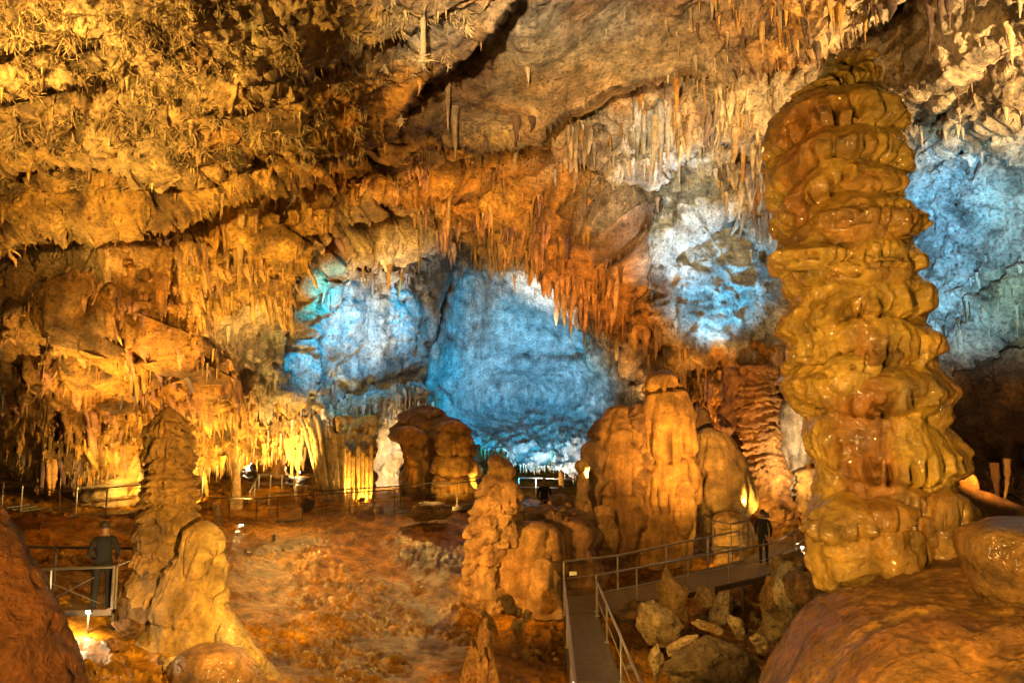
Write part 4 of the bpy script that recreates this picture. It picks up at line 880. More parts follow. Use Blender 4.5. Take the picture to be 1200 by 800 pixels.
# stepped walkway far off beyond the near rock
fw = empty("stepped_walkway", PV(65, 607, 25), "far narrow walkway with pale edge and a flight of dark treads under the low ceiling", "walkway")
c0 = PV(66, 609, 25.0); c1 = PV(164, 598, 25.6); c2 = PV(222, 594, 26.2)
back = Vector((-.1, 1.25, 0)); inv = fw.location
deck_panels(fw, c0, c2, c0 + back, c2 + back, 5)
stringer(fw, c0, c2, "pale_edge", M_STEEL, .05, .12)
s0 = PV(2, 594, 26.2)
for i in range(7):
    t = (i + .5) / 7; p = lerp(c0, s0, t)
    bm = bmesh.new(); box(bm, p + Vector((0, .5, 0)) - inv, (.24, 1.0, .05), -.25); bm_obj("tread", bm, M_DECK, fw)
stringer(fw, c0, s0, "stair_beam", M_STEEL, .05, .14)
rail_set(fw, [s0, lerp(s0, c0, .36), c0 + Vector((.05, 0, 0)), lerp(c0, c2, .36), lerp(c0, c2, .62), c2], .98)
rail_set(fw, [c0 + back, lerp(c0, c2, .5) + back, c2 + back], .98)
for t in (.05, .5, .95): leg(fw, lerp(c0, c2, t) + Vector((0, .2, 0)))
# long walkway at the back of the clay floor
lw = empty("long_walkway", PV(420, 606, 28.8), "long dark walkway with thin railings crossing behind the wet clay floor", "walkway")
d0 = PV(236, 611, 28.2); d1 = PV(300, 612, 28.4); d2 = PV(462, 601, 29.0); d3 = PV(566, 589, 30.0)
bk = Vector((.05, 1.3, .02))
for q, n in (((d0, d1), 2), ((d1, d2), 5), ((d2, d3), 3)):
    deck_panels(lw, q[0], q[1], q[0] + bk, q[1] + bk, n); stringer(lw, q[0], q[1], "edge_beam", M_DARKSTEEL, .08, .2)
rail_set(lw, [d0, lerp(d0, d1, .5), d1] + [lerp(d1, d2, t) for t in (.15, .33, .5, .67, .84)] + [d2] + [lerp(d2, d3, t) for t in (.35, .7, 1)], .95, M_DARKSTEEL, .022)
rail_set(lw, [v + bk for v in (d1, lerp(d1, d2, .33), lerp(d1, d2, .67), d2, d3)], .95, M_DARKSTEEL, .022)
for t in (.05, .35, .65, .95): leg(lw, lerp(d1, d2, t) + Vector((0, .5, 0)))
# fenced platform
fp_ = empty("fenced_platform", PV(320, 600, 32), "raised dark platform fenced with pale rails in front of the flared column", "platform")
inv = fp_.location
e0 = PV(292, 598, 30.6); e1 = PV(347, 598, 30.6); e2 = PV(344, 577, 34.0); e3 = PV(303, 577, 34.0)
deck_panels(fp_, e0, e1, e3, e2, 3)
bm = bmesh.new(); q = [v - inv for v in (e0, e1, e2, e3)]; prism(bm, [v * .97 for v in q], [v.z - .5 for v in q], [v.z - .06 for v in q]); bm_obj("plinth", bm, M_DARKSTEEL, fp_)
rail_set(fp_, [e0, lerp(e0, e3, .5), e3, lerp(e3, e2, .33), lerp(e3, e2, .66), e2, lerp(e2, e1, .5), e1], .85, M_STEEL, .03)
# railing on the far side under the bowl
fr = empty("far_railing", PV(650, 578, 38), "thin far railing standing on the tan floor under the white rim of the bowl", "railing")
rail_set(fr, [PV(608, 582, 37.5), PV(628, 582, 37.6), PV(660, 583, 37.8), PV(690, 583, 38)], 1.0, M_STEEL, .03)
# near deck with the standing visitor
ndk = empty("near_deck", PV(90, 720, 14.6), "short near deck with crossed cables under its railing beside the reddish boss", "walkway")
inv = ndk.location
g0 = PV(28, 717, 14.3); g1 = PV(131, 713, 14.3); g2 = PV(162, 697, 15.8); g3 = PV(20, 694, 15.9)
deck_panels(ndk, g0, g1, g3, g2, 3)
stringer(ndk, g0, g1, "pale_edge", M_STEEL, .05, .12)
for k in (1, 2):
    bm = bmesh.new(); a = g0 + Vector((0, -.32 * k, -.17 * k)); b = lerp(g0, g1, .72) + Vector((0, -.32 * k, -.17 * k))
    box(bm, lerp(a, b, .5) - inv, ((b - a).length, .28, .05)); bm_obj("tread", bm, M_STEEL, ndk)
rail_set(ndk, [g0 + Vector((.2, 0, 0)), lerp(g0, g1, .28), g1], .82, M_STEEL, .028, mid=False)
rail_set(ndk, [g1 + Vector((.03, .06, 0)), g2], .82, M_STEEL, .024, mid=False)
rail_set(ndk, [g3, lerp(g3, g2, .3), lerp(g3, g2, .62), g2 + Vector((.02, .06, 0))], 1.0, M_DARKSTEEL, .03)
for a, b in ((lerp(g0, g1, .28) + Vector((0, 0, .2)), g1 + Vector((-.4, 0, .62))), (lerp(g0, g1, .28) + Vector((0, .02, .55)), g1 + Vector((-.25, .02, .1)))):
    bm = bmesh.new(); tube(bm, [a - inv, b - inv], .012, 5); bm_obj("cable", bm, M_STEEL, ndk)
for p in (g0, g1, g2, g3): leg(ndk, p + Vector((0, .05, 0)))
bm = bmesh.new(); box(bm, PV(154, 658, 15.4), (.2, .012, .14), -.1); tag(bm_obj("info_plate", bm, M_CARD), "small blank pale plate on the near deck railing beside the tall stalagmite", "sign")

# ------------------------------------------------------------------ floodlights one can see burning
def floodlight(px, py, d, label, facing, power, color, size=.22, pole=0.0, aim=None):
    p = PV(px, py, d)
    r = empty("floodlight", p, label, "lamp", "floodlights of the cave")
    m = Matrix.Rotation(facing, 4, 'Z') @ Matrix.Rotation(math.radians(25), 4, 'X')
    bm = bmesh.new(); bmesh.ops.create_cube(bm, size=1, matrix=m @ Matrix.Translation((0, size * .32, 0)) @ Matrix.Diagonal((size, size * .5, size * .8, 1)))
    bmesh.ops.bevel(bm, geom=bm.edges[:], offset=size * .06, segments=1, affect='EDGES'); bm_obj("housing", bm, M_DARKSTEEL, r)
    bm = bmesh.new(); bmesh.ops.create_uvsphere(bm, u_segments=12, v_segments=6, radius=1, matrix=m @ Matrix.Diagonal((size * .44, size * .12, size * .35, 1))); bm_obj("lens", bm, M_LENS, r, smooth=True)
    z = fz(p.x, p.y) - p.z if pole == 0 else -pole
    bm = bmesh.new(); tube(bm, [Vector((0, size * .3, min(z, -.15))), Vector((0, size * .3, -size * .3))], .022, 6); bm_obj("bracket", bm, M_DARKSTEEL, r)
    loc = p + (m @ Vector((0, -size * 1.4, 0)))
    if aim: lamp("floodlight_beam", loc, PV(*aim), power, color, 140, .7, .06)
    else: lamp("floodlight_beam", loc, None, power, color, None, 0, .06)
floodlight(283, 616, 26.6, "burning floodlight on the clay floor before the thin ringed column", 0, 420, GOLD_L, .2)
floodlight(103, 717, 13.6, "burning floodlight low at the edge of the near deck below the visitor", 0, 30, CREAM_L, .11)
floodlight(350, 553, 41, "pale burning lamp on a post just behind the fenced platform", 0, 120, CREAM_L, .2, 1.2)
floodlight(293, 542, 44, "far burning lamp on a tall post in the unlit passage beside the flared column", 0, 120, CREAM_L, .2, 1.5)
floodlight(383, 588, 31.2, "burning floodlight at the narrow foot of the organ drapery", math.pi, 110, GOLD_L, .24, 0, (384, 540, 31.4))
floodlight(940, 641, 24.2, "burning lamp at the walkway edge beside the wet column's foot", 0, 14, CREAM_L, .12)
floodlight(897, 604, 25.6, "burning floodlight aimed up at the ribbed column behind the walking visitor", math.pi, 90, GOLD_L, .22, 0, (900, 560, 28))
floodlight(672, 800, 14.0, "burning lamp fixed low on the ramp beside its handrail post", 0, 15, GOLD_L, .08)
floodlight(424, 586, 31.2, "burning floodlight washing the skirts of the dark rugged column", math.pi, 120, GOLD_L, .22, 0, (425, 560, 33))

# ------------------------------------------------------------------ people
def person(loc, rz, label, pose, s=1.0):
    root = empty("person", loc, label, "person"); root.rotation_euler.z = rz
    J = {"pelvis": (0, 0, .95, .15, .115), "belly": (0, .0, 1.08, .15, .105), "chest": (0, .01, 1.28, .175, .115), "upper": (0, .0, 1.42, .12, .09), "neck": (0, -.01, 1.52, .055, .055), "head0": (0, -.02, 1.61, .075, .09), "head1": (0, -.02, 1.71, .078, .095), "head2": (0, -.015, 1.77, .05, .06)}
    E = [("pelvis", "belly"), ("belly", "chest"), ("chest", "upper"), ("upper", "neck"), ("neck", "head0"), ("head0", "head1"), ("head1", "head2")]
    J["nose"] = (0, -.125, 1.655, .018, .02); E.append(("head0", "nose"))
    for sx, n in ((-1, "l"), (1, "r")):
        J["sho" + n] = (sx * .18, 0, 1.42, .065, .065); E.append(("upper", "sho" + n))
        J["elb" + n] = (*pose[n + "e"], .047, .047); J["wri" + n] = (*pose[n + "w"], .032, .03)
        E += [("sho" + n, "elb" + n), ("elb" + n, "wri" + n)]
        w = Vector(pose[n + "w"]); e = Vector(pose[n + "e"]); dr = (w - e).normalized()
        side = dr.cross(Vector((0, 0, 1))); side = side.normalized() if side.length > .1 else Vector((0, 1, 0))
        pm = w + dr * .07; J["palm" + n] = (*pm, .036, .022); E.append(("wri" + n, "palm" + n))
        for k, (o, ln) in enumerate(((-.03, .075), (-.01, .09), (.011, .085), (.031, .065))):
            a = pm + side * o + dr * .035; b = a + dr * ln * .55 + Vector((0, 0, -.006)); c = b + dr * ln * .4 + Vector((0, 0, -.016))
            for t, q in (("a", a), ("b", b), ("c", c)): J[f"f{t}{k}{n}"] = (*q, .009, .009)
            E += [("palm" + n, f"fa{k}{n}"), (f"fa{k}{n}", f"fb{k}{n}"), (f"fb{k}{n}", f"fc{k}{n}")]
        ta = pm - dr * .03 - side * .04; tb = ta - side * .02 + dr * .04
        J["ta" + n] = (*ta, .011, .011); J["tb" + n] = (*tb, .009, .009); E += [("palm" + n, "ta" + n), ("ta" + n, "tb" + n)]
        J["hip" + n] = (sx * .095, 0, .90, .095, .1); J["kne" + n] = (*pose[n + "k"], .062, .065); J["ank" + n] = (*pose[n + "a"], .042, .045)
        a = Vector(pose[n + "a"]); J["toe" + n] = (a.x + sx * .02, a.y - .16, .035, .042, .03); J["hee" + n] = (a.x, a.y + .03, .04, .04, .038)
        E += [("pelvis", "hip" + n), ("hip" + n, "kne" + n), ("kne" + n, "ank" + n), ("ank" + n, "hee" + n), ("ank" + n, "toe" + n)]
    names = list(J); idx = {k: i for i, k in enumerate(names)}
    me = bpy.data.meshes.new("body"); me.from_pydata([J[k][:3] for k in names], [(idx[a], idx[b]) for a, b in E], [])
    o = bpy.data.objects.new("body", me); COL.objects.link(o)
    md = o.modifiers.new("skin", 'SKIN'); md.use_smooth_shade = True
    for k in names:
        v = me.skin_vertices[0].data[idx[k]]; v.radius = J[k][3:]; v.use_root = (k == "pelvis")
    sb = o.modifiers.new("sub", 'SUBSURF'); sb.levels = 2; sb.render_levels = 2
    dg = bpy.context.evaluated_depsgraph_get(); dg.update()
    new = bpy.data.meshes.new_from_object(o.evaluated_get(dg))
    bpy.data.objects.remove(o)
    for m in (M_SKIN, M_CLOTH): new.materials.append(m)
    for p in new.polygons:
        c = p.center
        hand = any((c - Vector(pose[n + "w"])).length < .20 and (c - Vector(pose[n + "e"])).length > (Vector(pose[n + "w"]) - Vector(pose[n + "e"])).length for n in "lr")
        p.material_index = 0 if (c.z > 1.49 or hand) else 1
        p.use_smooth = True
    b = link("body", new, None, root); b.scale = (s, s, s)
    bm = bmesh.new(); bmesh.ops.create_uvsphere(bm, u_segments=16, v_segments=10, radius=1, matrix=Matrix.Translation((0, .012, 1.705)) @ Matrix.Diagonal((.088, .108, .098, 1)))
    bmesh.ops.delete(bm, geom=[v for v in bm.verts if v.co.y < -.03 and v.co.z < 1.75 or v.co.z < 1.63], context='VERTS')
    h = bm_obj("hair", bm, M_HAIR, root, smooth=True); h.scale = (s, s, s)
    return root
stand = {"le": (-.27, .03, 1.14), "re": (.27, .03, 1.14), "lw": (-.20, -.18, 1.00), "rw": (.20, -.18, 1.00), "lk": (-.11, -.02, .50), "rk": (.11, -.01, .50), "la": (-.12, .02, .09), "ra": (.13, .02, .09)}
walk = {"le": (-.26, .10, 1.15), "re": (.26, -.06, 1.14), "lw": (-.24, .02, .90), "rw": (.24, -.22, .96), "lk": (-.09, -.10, .50), "rk": (.10, .04, .50), "la": (-.09, -.12, .09), "ra": (.11, .20, .12)}
pp = PV(118, 712, 14.45)
dz = lerp(g0, g3, .1).z
person(Vector((pp.x, pp.y, dz + .004)), math.radians(200), "visitor in dark clothes standing at the near deck railing beside the bright lamp", stand)
wp = lerp(A1, R1, .12) + Vector((-.15, .75, 0)); wz = lerp(lerp(A1, R1, .15), lerp(B1_, R2, .15), .4).z
person(Vector((wp.x, wp.y, wz + .004)), math.radians(160), "visitor in dark clothes walking at the far end of the walkway below the ribbed column", walk, .97)
hp = PV(638, 608, 26.0)
person(Vector((hp.x, hp.y, PV(638, 562, 26.0).z - 1.72)), math.radians(10), "visitor in dark clothes half hidden behind the rubble crown of the lit stalagmite group", stand)

# ------------------------------------------------------------------ boulders and broken stone
def rock_mesh(seed, flat=1.0, cuts=16, rough=.05):
    rr = np.random.default_rng(seed)
    bm = bmesh.new()
    for _ in range(cuts - 2):
        v = rr.normal(size=3); v /= np.linalg.norm(v); v *= rr.uniform(.75, 1.0)
        bm.verts.new((v[0], v[1] * .85, v[2] * flat))
    bmesh.ops.convex_hull(bm, input=bm.verts[:])
    bmesh.ops.delete(bm, geom=[v for v in bm.verts if not v.link_faces], context='VERTS')
    bmesh.ops.bevel(bm, geom=bm.edges[:], offset=.03, segments=1, affect='EDGES', clamp_overlap=True)
    bmesh.ops.triangulate(bm, faces=bm.faces[:])
    for _ in range(3):
        long = [e for e in bm.edges if e.calc_length() > .14]
        if long: bmesh.ops.subdivide_edges(bm, edges=long, cuts=1)
        bmesh.ops.triangulate(bm, faces=bm.faces[:])
    V = np.array([v.co[:] for v in bm.verts]); F = np.array([[v.index for v in f.verts] for f in bm.faces])
    bm.free()
    n = V / (np.linalg.norm(V, axis=1, keepdims=True) + 1e-6)
    V = V + n * (fbm(V * 2.2 + seed, 4, seed % 50)[:, None] * rough * 1.5 + ridged(V * 4.5 + seed, 3, seed % 40)[:, None] * rough * .55)
    return V, F
def boulder(name, label, px, py, d, sx, sy, sz, seed, rot=(0, 0, 0), c1=TAN, c2=BROWN, group=None, flat=1.0, cat="rock", lift=0.0, rough=.09, stain=.5, parent=None):
    V, F = rock_mesh(seed, flat, rough=rough)
    m = np.clip(.4 + fbm(V * 1.8 + seed, 4, 3), 0, 1)[:, None]
    col = np.array(c1) * (1 - m) + np.array(c2) * m
    s = np.clip((fbm(V * 2.5 + seed, 4, 9) - .2) * 3, 0, 1)[:, None] * stain
    col = np.clip(col * (1 - s) + np.array(DARK) * s, .012, .85)
    me = mesh_np(name, V * np.array([sx, sy, sz]), F, col)
    me.set_sharp_from_angle(angle=math.radians(40))
    o = link(name, me, M_ROCK, parent, PV(px, py, d) + Vector((0, 0, lift)) - (parent.location if parent else Vector()))
    o.rotation_euler = rot
    return o if parent else tag(o, label, cat, group)
boulder("boulder", "large fallen boulder lying on the clay floor against the long walkway", 506, 600, 27.4, 1.05, .8, .48, 601, (0, .05, .1), TAN, BROWN)
boulder("boulder", "big pale yellow angular boulder in the rubble pit under the walkway", 771, 733, 17.2, .78, .65, .60, 602, (.2, .3, .4), CREAM, TAN, stain=.35)
boulder("slab_stone", "long flat yellow slab of broken stone lying on the rubble pit", 833, 735, 16.6, .50, .28, .14, 603, (.35, .22, -.1), GOLD, CREAM, flat=.8, stain=.1)
boulder("boulder", "huge dark brown boulder at the bottom of the rubble pit", 838, 790, 14.2, 1.3, .9, .72, 604, (0, .1, .3), (.26, .17, .08), (.14, .085, .04), stain=.4)
boulder("slab_stone", "upright orange oval slab leaning beside the walkway post", 644, 706, 18.6, .30, .12, .50, 605, (.12, .06, .1), (.52, .25, .07), ORANGE, stain=.05, rough=.03)
boulder("boulder", "pointed grey block standing up in the rubble pit beside the yellow slab", 845, 712, 18.4, .40, .4, .62, 606, (.1, .2, 0), TAN, GREY)
boulder("boulder", "tilted cream block between the yellow slab and the rubble bank", 862, 733, 17.0, .26, .3, .46, 607, (.2, -.35, .3), CREAM, TAN)
boulder("slab_stone", "long tilted splinter of pale rock lying across the rubble beside the ramp", 790, 758, 15.8, .70, .2, .16, 608, (.1, -.5, -.2), CREAM, TAN, flat=.8)
boulder("boulder", "upright jagged cream block beside the ramp handrail foot", 769, 775, 15.0, .20, .2, .46, 609, (.1, -.2, .3), CREAM, TAN)
boulder("boulder", "brown broken lump under the walkway edge beside the stalagmite stump", 827, 699, 18.8, .34, .3, .40, 610, (.1, .1, .2), TAN, BROWN)
boulder("boulder", "dark squat block deep in shade under the walkway", 740, 716, 18.6, .6, .5, .4, 611, (0, .2, .4), BROWN, DARK)
boulder("boulder", "dark rounded block close beside the bowl railing and the half hidden visitor", 656, 583, 25.0, .44, .4, .42, 612, (0, 0, 0), (.12, .07, .035), DARK)
boulder("boulder", "dark lump of rock on the long walkway beside the organ drapery", 361, 592, 29.6, .34, .3, .36, 613, (0, 0, 0), (.12, .07, .035), DARK)
boulder("log_stone", "fallen stalagmite length leaning on the clay by the lit group, upper of two", 596, 708, 18.0, .22, .22, .50, 614, (.5, -.55, 0), (.5, .28, .09), TAN, rough=.04)
boulder("log_stone", "fallen stalagmite length leaning on the clay by the lit group, lower of two", 607, 733, 17.0, .26, .22, .30, 615, (.5, -.7, 0), (.5, .28, .09), TAN, rough=.04)
boulder("cut_block", "yellow squared block of stone below the flowstone skirt, beside the upright oval slab", 617, 722, 17.8, .17, .15, .20, 616, (.1, .1, .3), GOLD, CREAM, stain=.1)
boulder("cut_block", "yellow squared block of stone below the flowstone skirt, farther from the oval slab", 607, 717, 18.2, .15, .15, .18, 617, (.1, -.2, .1), GOLD, CREAM, stain=.1)
boulder("boulder", "pale small lump at the toe of the tall stalagmite's base, bigger of two", 204, 783, 13.0, .24, .2, .24, 618, (0, 0, 0), TAN, CREAM)
boulder("boulder", "pale small lump at the toe of the tall stalagmite's base, smaller of two", 190, 778, 13.1, .15, .14, .20, 619, (0, 0, 1), TAN, BROWN)
boulder("boulder", "brown flat topped block beside the near deck lamp", 142, 738, 13.8, .45, .35, .24, 620, (0, 0, .2), (.26, .13, .05), BROWN, flat=.9)
boulder("boulder", "reddish wedge of stone on the clay below the flat topped block", 135, 755, 13.0, .2, .14, .12, 621, (0, .5, .4), (.46, .22, .09), BROWN)
boulder("boulder", "tall rubble bank block against the flank of the flowstone mound", 925, 690, 14.5, .45, .5, .62, 622, (0, .2, .3), TAN, GREY)
boulder("boulder", "pale rubble bank block lowest against the flank of the flowstone mound", 893, 748, 14.3, .34, .3, .30, 623, (.3, .1, .8), CREAM, TAN)
boulder("boulder", "brown rubble bank block just under the lamp at the walkway edge", 930, 662, 19.5, .8, .6, .42, 624, (0, .1, .3), BROWN, TAN)
boulder("boulder", "orange streaked block between the mound flank and the walkway end", 905, 700, 17.5, .35, .35, .72, 625, (.1, .1, .3), (.5, .27, .1), BROWN)
boulder("boulder", "brown block wedged between the mound flank and the column's foot bulbs", 948, 690, 11.5, .55, .5, .42, 626, (.1, .2, .5), (.4, .21, .07), BROWN)
boulder("boulder", "cracked tan block at the corner between the mound flank and the rubble pit", 915, 732, 12.5, .42, .4, .40, 627, (.3, .1, .2), TAN, BROWN)
protos = {}
rr = np.random.default_rng(77)
ZR = [("small angular rubble stone lying in the pit below the walkway", "rubble stones of the pit", 40, (735, 905), (700, 790), (14.5, 18.2), (.10, .26)),
      ("small brown stone scattered on the clay beside the ramp", "stones scattered beside the ramp", 24, (600, 660), (715, 775), (15.5, 18.5), (.05, .12)),
      ("small stone in the heap along the flank of the flowstone mound", "stones heaped at the mound flank", 22, (880, 945), (680, 790), (13.8, 17), (.10, .22)),
      ("small rough stone bedded on the rubble crown of the lit stalagmite group", "stones on the rubble crown", 18, (598, 690), (588, 616), (21.0, 22.2), (.08, .17))]
RUB = [("ramp", "mound", "the rubble pit"), ("stalagmite", "ramp", "the clay beside the ramp"), ("walkway", "mound", "the heap at the mound flank"), ("twin stalagmite", "amber mass", "the rubble crown")]
SIZE = ["largest", "second largest", "third largest", "fourth largest", "fifth largest", "sixth largest", "seventh largest", "eighth largest", "ninth largest", "smallest"]
for zi, (lab, grp, n, ax, ay, ad, asz) in enumerate(ZR):
    heap = []
    for i in range(n):
        k = 640 + (i % 6)
        if (k, zi) not in protos:
            V, F = rock_mesh(k + zi * 9, rr.uniform(.55, 1))
            m = np.clip(.4 + fbm(V * 1.8 + k, 3, 3), 0, 1)[:, None]
            me = mesh_np("rubble_stone", V, F, np.clip(np.array((CREAM, TAN, TAN, (.3, .16, .07))[zi]) * (1 - m) + np.array(BROWN) * m, .02, .8)); me.materials.append(M_ROCK); me.set_sharp_from_angle(angle=math.radians(40))
            protos[(k, zi)] = me
        px = rr.uniform(*ax); py = rr.uniform(*ay)
        # settle on the clay: march down the sight line until the floor is met
        d = ad[0]
        if zi < 3:
            for d in np.arange(11, 24, .1):
                q = P(px, py, d)
                if q[2] < fz(q[0], q[1]) + .05: break
        else: d = rr.uniform(*ad)
        o = bpy.data.objects.new("rubble_stone", protos[(k, zi)]); COL.objects.link(o)
        s = rr.uniform(*asz); o.location = P(px, py, d) + np.array([0, 0, s * .2]); o.scale = (s * rr.uniform(.8, 1.5), s, s * rr.uniform(.6, 1.1)); o.rotation_euler = rr.uniform(-.5, .5, 3) + np.array([0, 0, rr.uniform(0, 6)])
        tag(o, lab, "rock", grp); heap.append((px, s, o))
    a, b, ph = RUB[zi]
    heap.sort(key=lambda h: h[0])
    for bi in range(4):
        q4 = sorted(heap[len(heap) * bi // 4: len(heap) * (bi + 1) // 4], key=lambda h: -h[1])
        for r_, (_, _, o) in enumerate(q4):
            o["label"] = f"{SIZE[r_]} small stone " + (f"at the {a} end of {ph}", f"midway but nearer the {a} in {ph}", f"midway but nearer the {b} in {ph}", f"at the {b} end of {ph}")[bi]
bs = empty("broken_stalagmite", PV(562, 800, 13.6), "jagged broken stalagmite stump with splintered orange slabs standing on the clay floor", "stalagmite")
for px, py, d, sx, sy, sz, sd, rt in ((561, 764, 13.7, .20, .2, .78, 671, (.05, .16, .2)), (571, 756, 13.9, .14, .16, .62, 672, (0, -.12, .8)), (549, 782, 13.5, .16, .16, .52, 673, (.1, .22, .4)), (577, 782, 13.4, .15, .15, .58, 674, (0, -.10, .1)), (566, 790, 13.2, .13, .14, .52, 675, (0, .05, .9)), (571, 728, 14.4, .16, .15, .5, 676, (.2, -.55, 0))):
    boulder("splinter", None, px, py, d, sx, sy, sz, sd, rt, (.60, .34, .11), (.42, .20, .06), stain=.35, rough=.10, parent=bs)
# marker stakes on the clay
for px, py, d, lab in ((321, 628, 25.2, "tiny dark peg standing on the clay beyond the floor lamp"),):
    p = PV(px, py, d); bm = bmesh.new(); tube(bm, [(0, 0, -.3), (0, 0, .12), (0, 0, .16)], [.05, .05, .03], 8); tag(bm_obj("floor_peg", bm, M_DARKSTEEL, None, Vector((p.x, p.y, fz(p.x, p.y)))), lab, "peg")
# cut stone post by the walkway
F_("stone_post", "leaning lit stone post at the start of the long walkway beside the floor lamp", "post", [(588, 249, 254), (592, 248, 256), (602, 250, 258), (612, 252, 261), (626, 254, 264)], 26.6, nth=24, nz=30, lumps=.04, lump_s=.3, seed=640, c1=CREAM, c2=GOLD, cap=.4)
# ------------------------------------------------------------------ stalactites
def spike_mesh(seed, flat=1.0, curve=.05, n=8, rows=9, bulge=0.0, c1=CREAM, c2=GOLD):
    """unit stalactite: root at the origin, tip at z = -1"""
    rr = np.random.default_rng(seed)
    t = np.linspace(0, 1, rows); th = np.linspace(0, 2 * math.pi, n, endpoint=False)
    r = (1 - t) ** rr.uniform(.6, 1.1) * (1 + .12 * rr.normal(size=rows)) * (1 + bulge * np.exp(-((t - .25) / .2) ** 2)) + .02
    r[0] *= 1.25
    T, TH = np.meshgrid(t, th, indexing='ij')
    R = r[:, None] * (1 + .16 * noise(np.stack([np.cos(TH) * 1.3, np.sin(TH) * 1.3, T * 1.5 + seed], -1), seed % 31))
    V = np.stack([R * np.cos(TH) + curve * 3 * np.sin(T * 3 + seed) * T, R * np.sin(TH) * flat, -T + .06 * (T == 0)], -1)
    m = np.clip(.4 + noise(np.stack([T * 2 + seed, TH, T * 0], -1)), 0, 1)[..., None]
    col = np.array(c1) * (1 - m) + np.array(c2) * m
    return V.reshape(-1, 3), grid_faces(rows, n, wrap=True), np.clip(col, .02, .85).reshape(-1, 3)
PAL = {"cream": (CREAM, GOLD), "orange": (ORANGE, GOLD), "dark": ((.20, .10, .04), (.10, .05, .025)), "white": (WHITE, CREAM), "tan": (TAN, BROWN)}
sm = {}
for nm, (a, b) in PAL.items():
    sm[nm] = []
    for k in range(5):
        V, F, c = spike_mesh(700 + k * 7 + len(nm), [1, .8, .6, 1, .45][k], [.1, .25, .1, .4, .1][k], 8, 9, [.0, .3, 0, .1, .2][k], a, b)
        me = mesh_np("stalactite", V, F, c); me.materials.append(M_FLOW); sm[nm].append((me, V, F, c))
srng = np.random.default_rng(5)
cand = []          # (pixels, loc, radius, length, palette, label, group)
def hang(px, py, d, lpx, wpx, pal, label, group, n_off=.0):
    p = P(px, py, d)
    s = d / 800.0
    cand.append((lpx, p, wpx * s * .5, lpx * s, pal, label, group))
def fringe(poly, n, lrange, wk, pal, label, group, jit=10, back=0.0):
    pl = np.array(poly, float)
    for _ in range(n):
        x = srng.uniform(pl[0, 0], pl[-1, 0]); y = np.interp(x, pl[:, 0], pl[:, 1]) + srng.normal() * jit - jit * .5
        i, j = shell_at(x, y)
        q = SH_W[i, j]
        ll = lrange[0] + (lrange[1] - lrange[0]) * srng.random() ** 2.2
        w = max(1.6, ll * wk * srng.uniform(.6, 1.3))
        s = q[1] / 800
        loc = q + np.array([0, -.05 + back, ll * s * .12])
        cand.append((ll, loc, w * s * .5, ll * s, pal if isinstance(pal, str) else pal[srng.integers(len(pal))], label, group))
lipl = [(a, b) for a, b in LIP.tolist() if -30 <= a <= 1230]
def lip_part(x0, x1): 
    xs = np.linspace(x0, x1, 30); return [(x, float(lip_py(x))) for x in xs]
fringe(lip_part(-10, 100), 260, (4, 20), .15, ["cream", "tan", "tan"], "cream stalactite in the fringe over the unlit recess and the stepped walkway", "fringe over the stepped walkway")
fringe(lip_part(100, 175), 150, (4, 20), .15, ["cream", "orange"], "cream stalactite in the fringe around the head of the stacked cream column", "fringe at the stacked column")
fringe(lip_part(215, 300), 240, (4, 20), .15, ["cream", "cream", "tan"], "bright cream stalactite in the fringe between the tall stalagmite and the flared column", "fringe by the tall stalagmite")
fringe(lip_part(300, 380), 220, (4, 18), .15, ["cream", "orange"], "yellow lit stalactite in the fringe between the flared column and the organ drapery", "fringe by the organ drapery")
fringe([(290, 478), (330, 480), (400, 485), (440, 478), (500, 482)], 260, (8, 34), .14, ["white", "tan", "tan"], "long thin grey stalactite under the pale blue shelf over the organ drapery", "stalactites under the blue shelf", 9)
fringe(lip_part(560, 700), 70, (4, 14), .22, ["white", "cream"], "short pale stalactite under the white rim of the blue bowl", "stalactites under the bowl rim", 5)
fringe(lip_part(1120, 1215), 90, (8, 30), .2, ["dark", "tan"], "dim stalactite in the low fringe above the sloping dark ridge", "fringe above the dark ridge", 12)
fringe([(0, 395), (60, 400), (120, 430), (200, 445), (250, 450)], 130, (8, 30), .12, ["orange", "tan", "cream"], "amber stalactite on the draped wall above the stepped walkway", "stalactites of the draped wall", 26)
fringe([(20, 310), (90, 310), (150, 330), (230, 330), (330, 320)], 110, (8, 34), .12, ["cream", "orange", "orange"], "yellow stalactite high on the draped wall under the helictite roof", "upper stalactites of the draped wall", 30)
fringe([(140, 470), (200, 480), (280, 478), (340, 460)], 120, (6, 28), .12, ["orange", "tan", "cream"], "brown gold stalactite on the wall just over the tall stalagmite's cap", "stalactites over the tall stalagmite", 20)
fringe([(230, 240), (300, 222), (350, 206), (400, 190), (450, 215)], 160, (6, 26), .12, ["orange", "cream"], "golden stalactite in the curtain row below the helictite roof edge", "curtain row below the helictites", 12)
fringe([(470, 172), (520, 178), (600, 182), (660, 176), (720, 150), (780, 110)], 130, (6, 26), .13, ["orange", "tan", "dark"], "brown stalactite along the lower edge of the great tan roof slab", "stalactites along the roof slab", 10)
fringe([(640, 180), (690, 200), (740, 190), (790, 170), (830, 160)], 80, (8, 40), .13, ["tan", "white", "tan"], "grey brown stalactite between the roof slab and the high blue wall", "stalactites by the high blue wall", 26)
fringe([(480, 235), (520, 230), (560, 240), (600, 250), (660, 250)], 90, (8, 38), .12, ["orange", "tan", "cream"], "orange stalactite in the arch above the white rim of the bowl", "stalactites of the middle arch", 24)
fringe([(560, 275), (600, 300), (650, 335), (700, 350), (745, 390)], 90, (8, 36), .12, ["orange", "tan", "orange"], "rust stalactite in the curtain sweeping down to the amber peak", "rust curtain stalactites", 22)
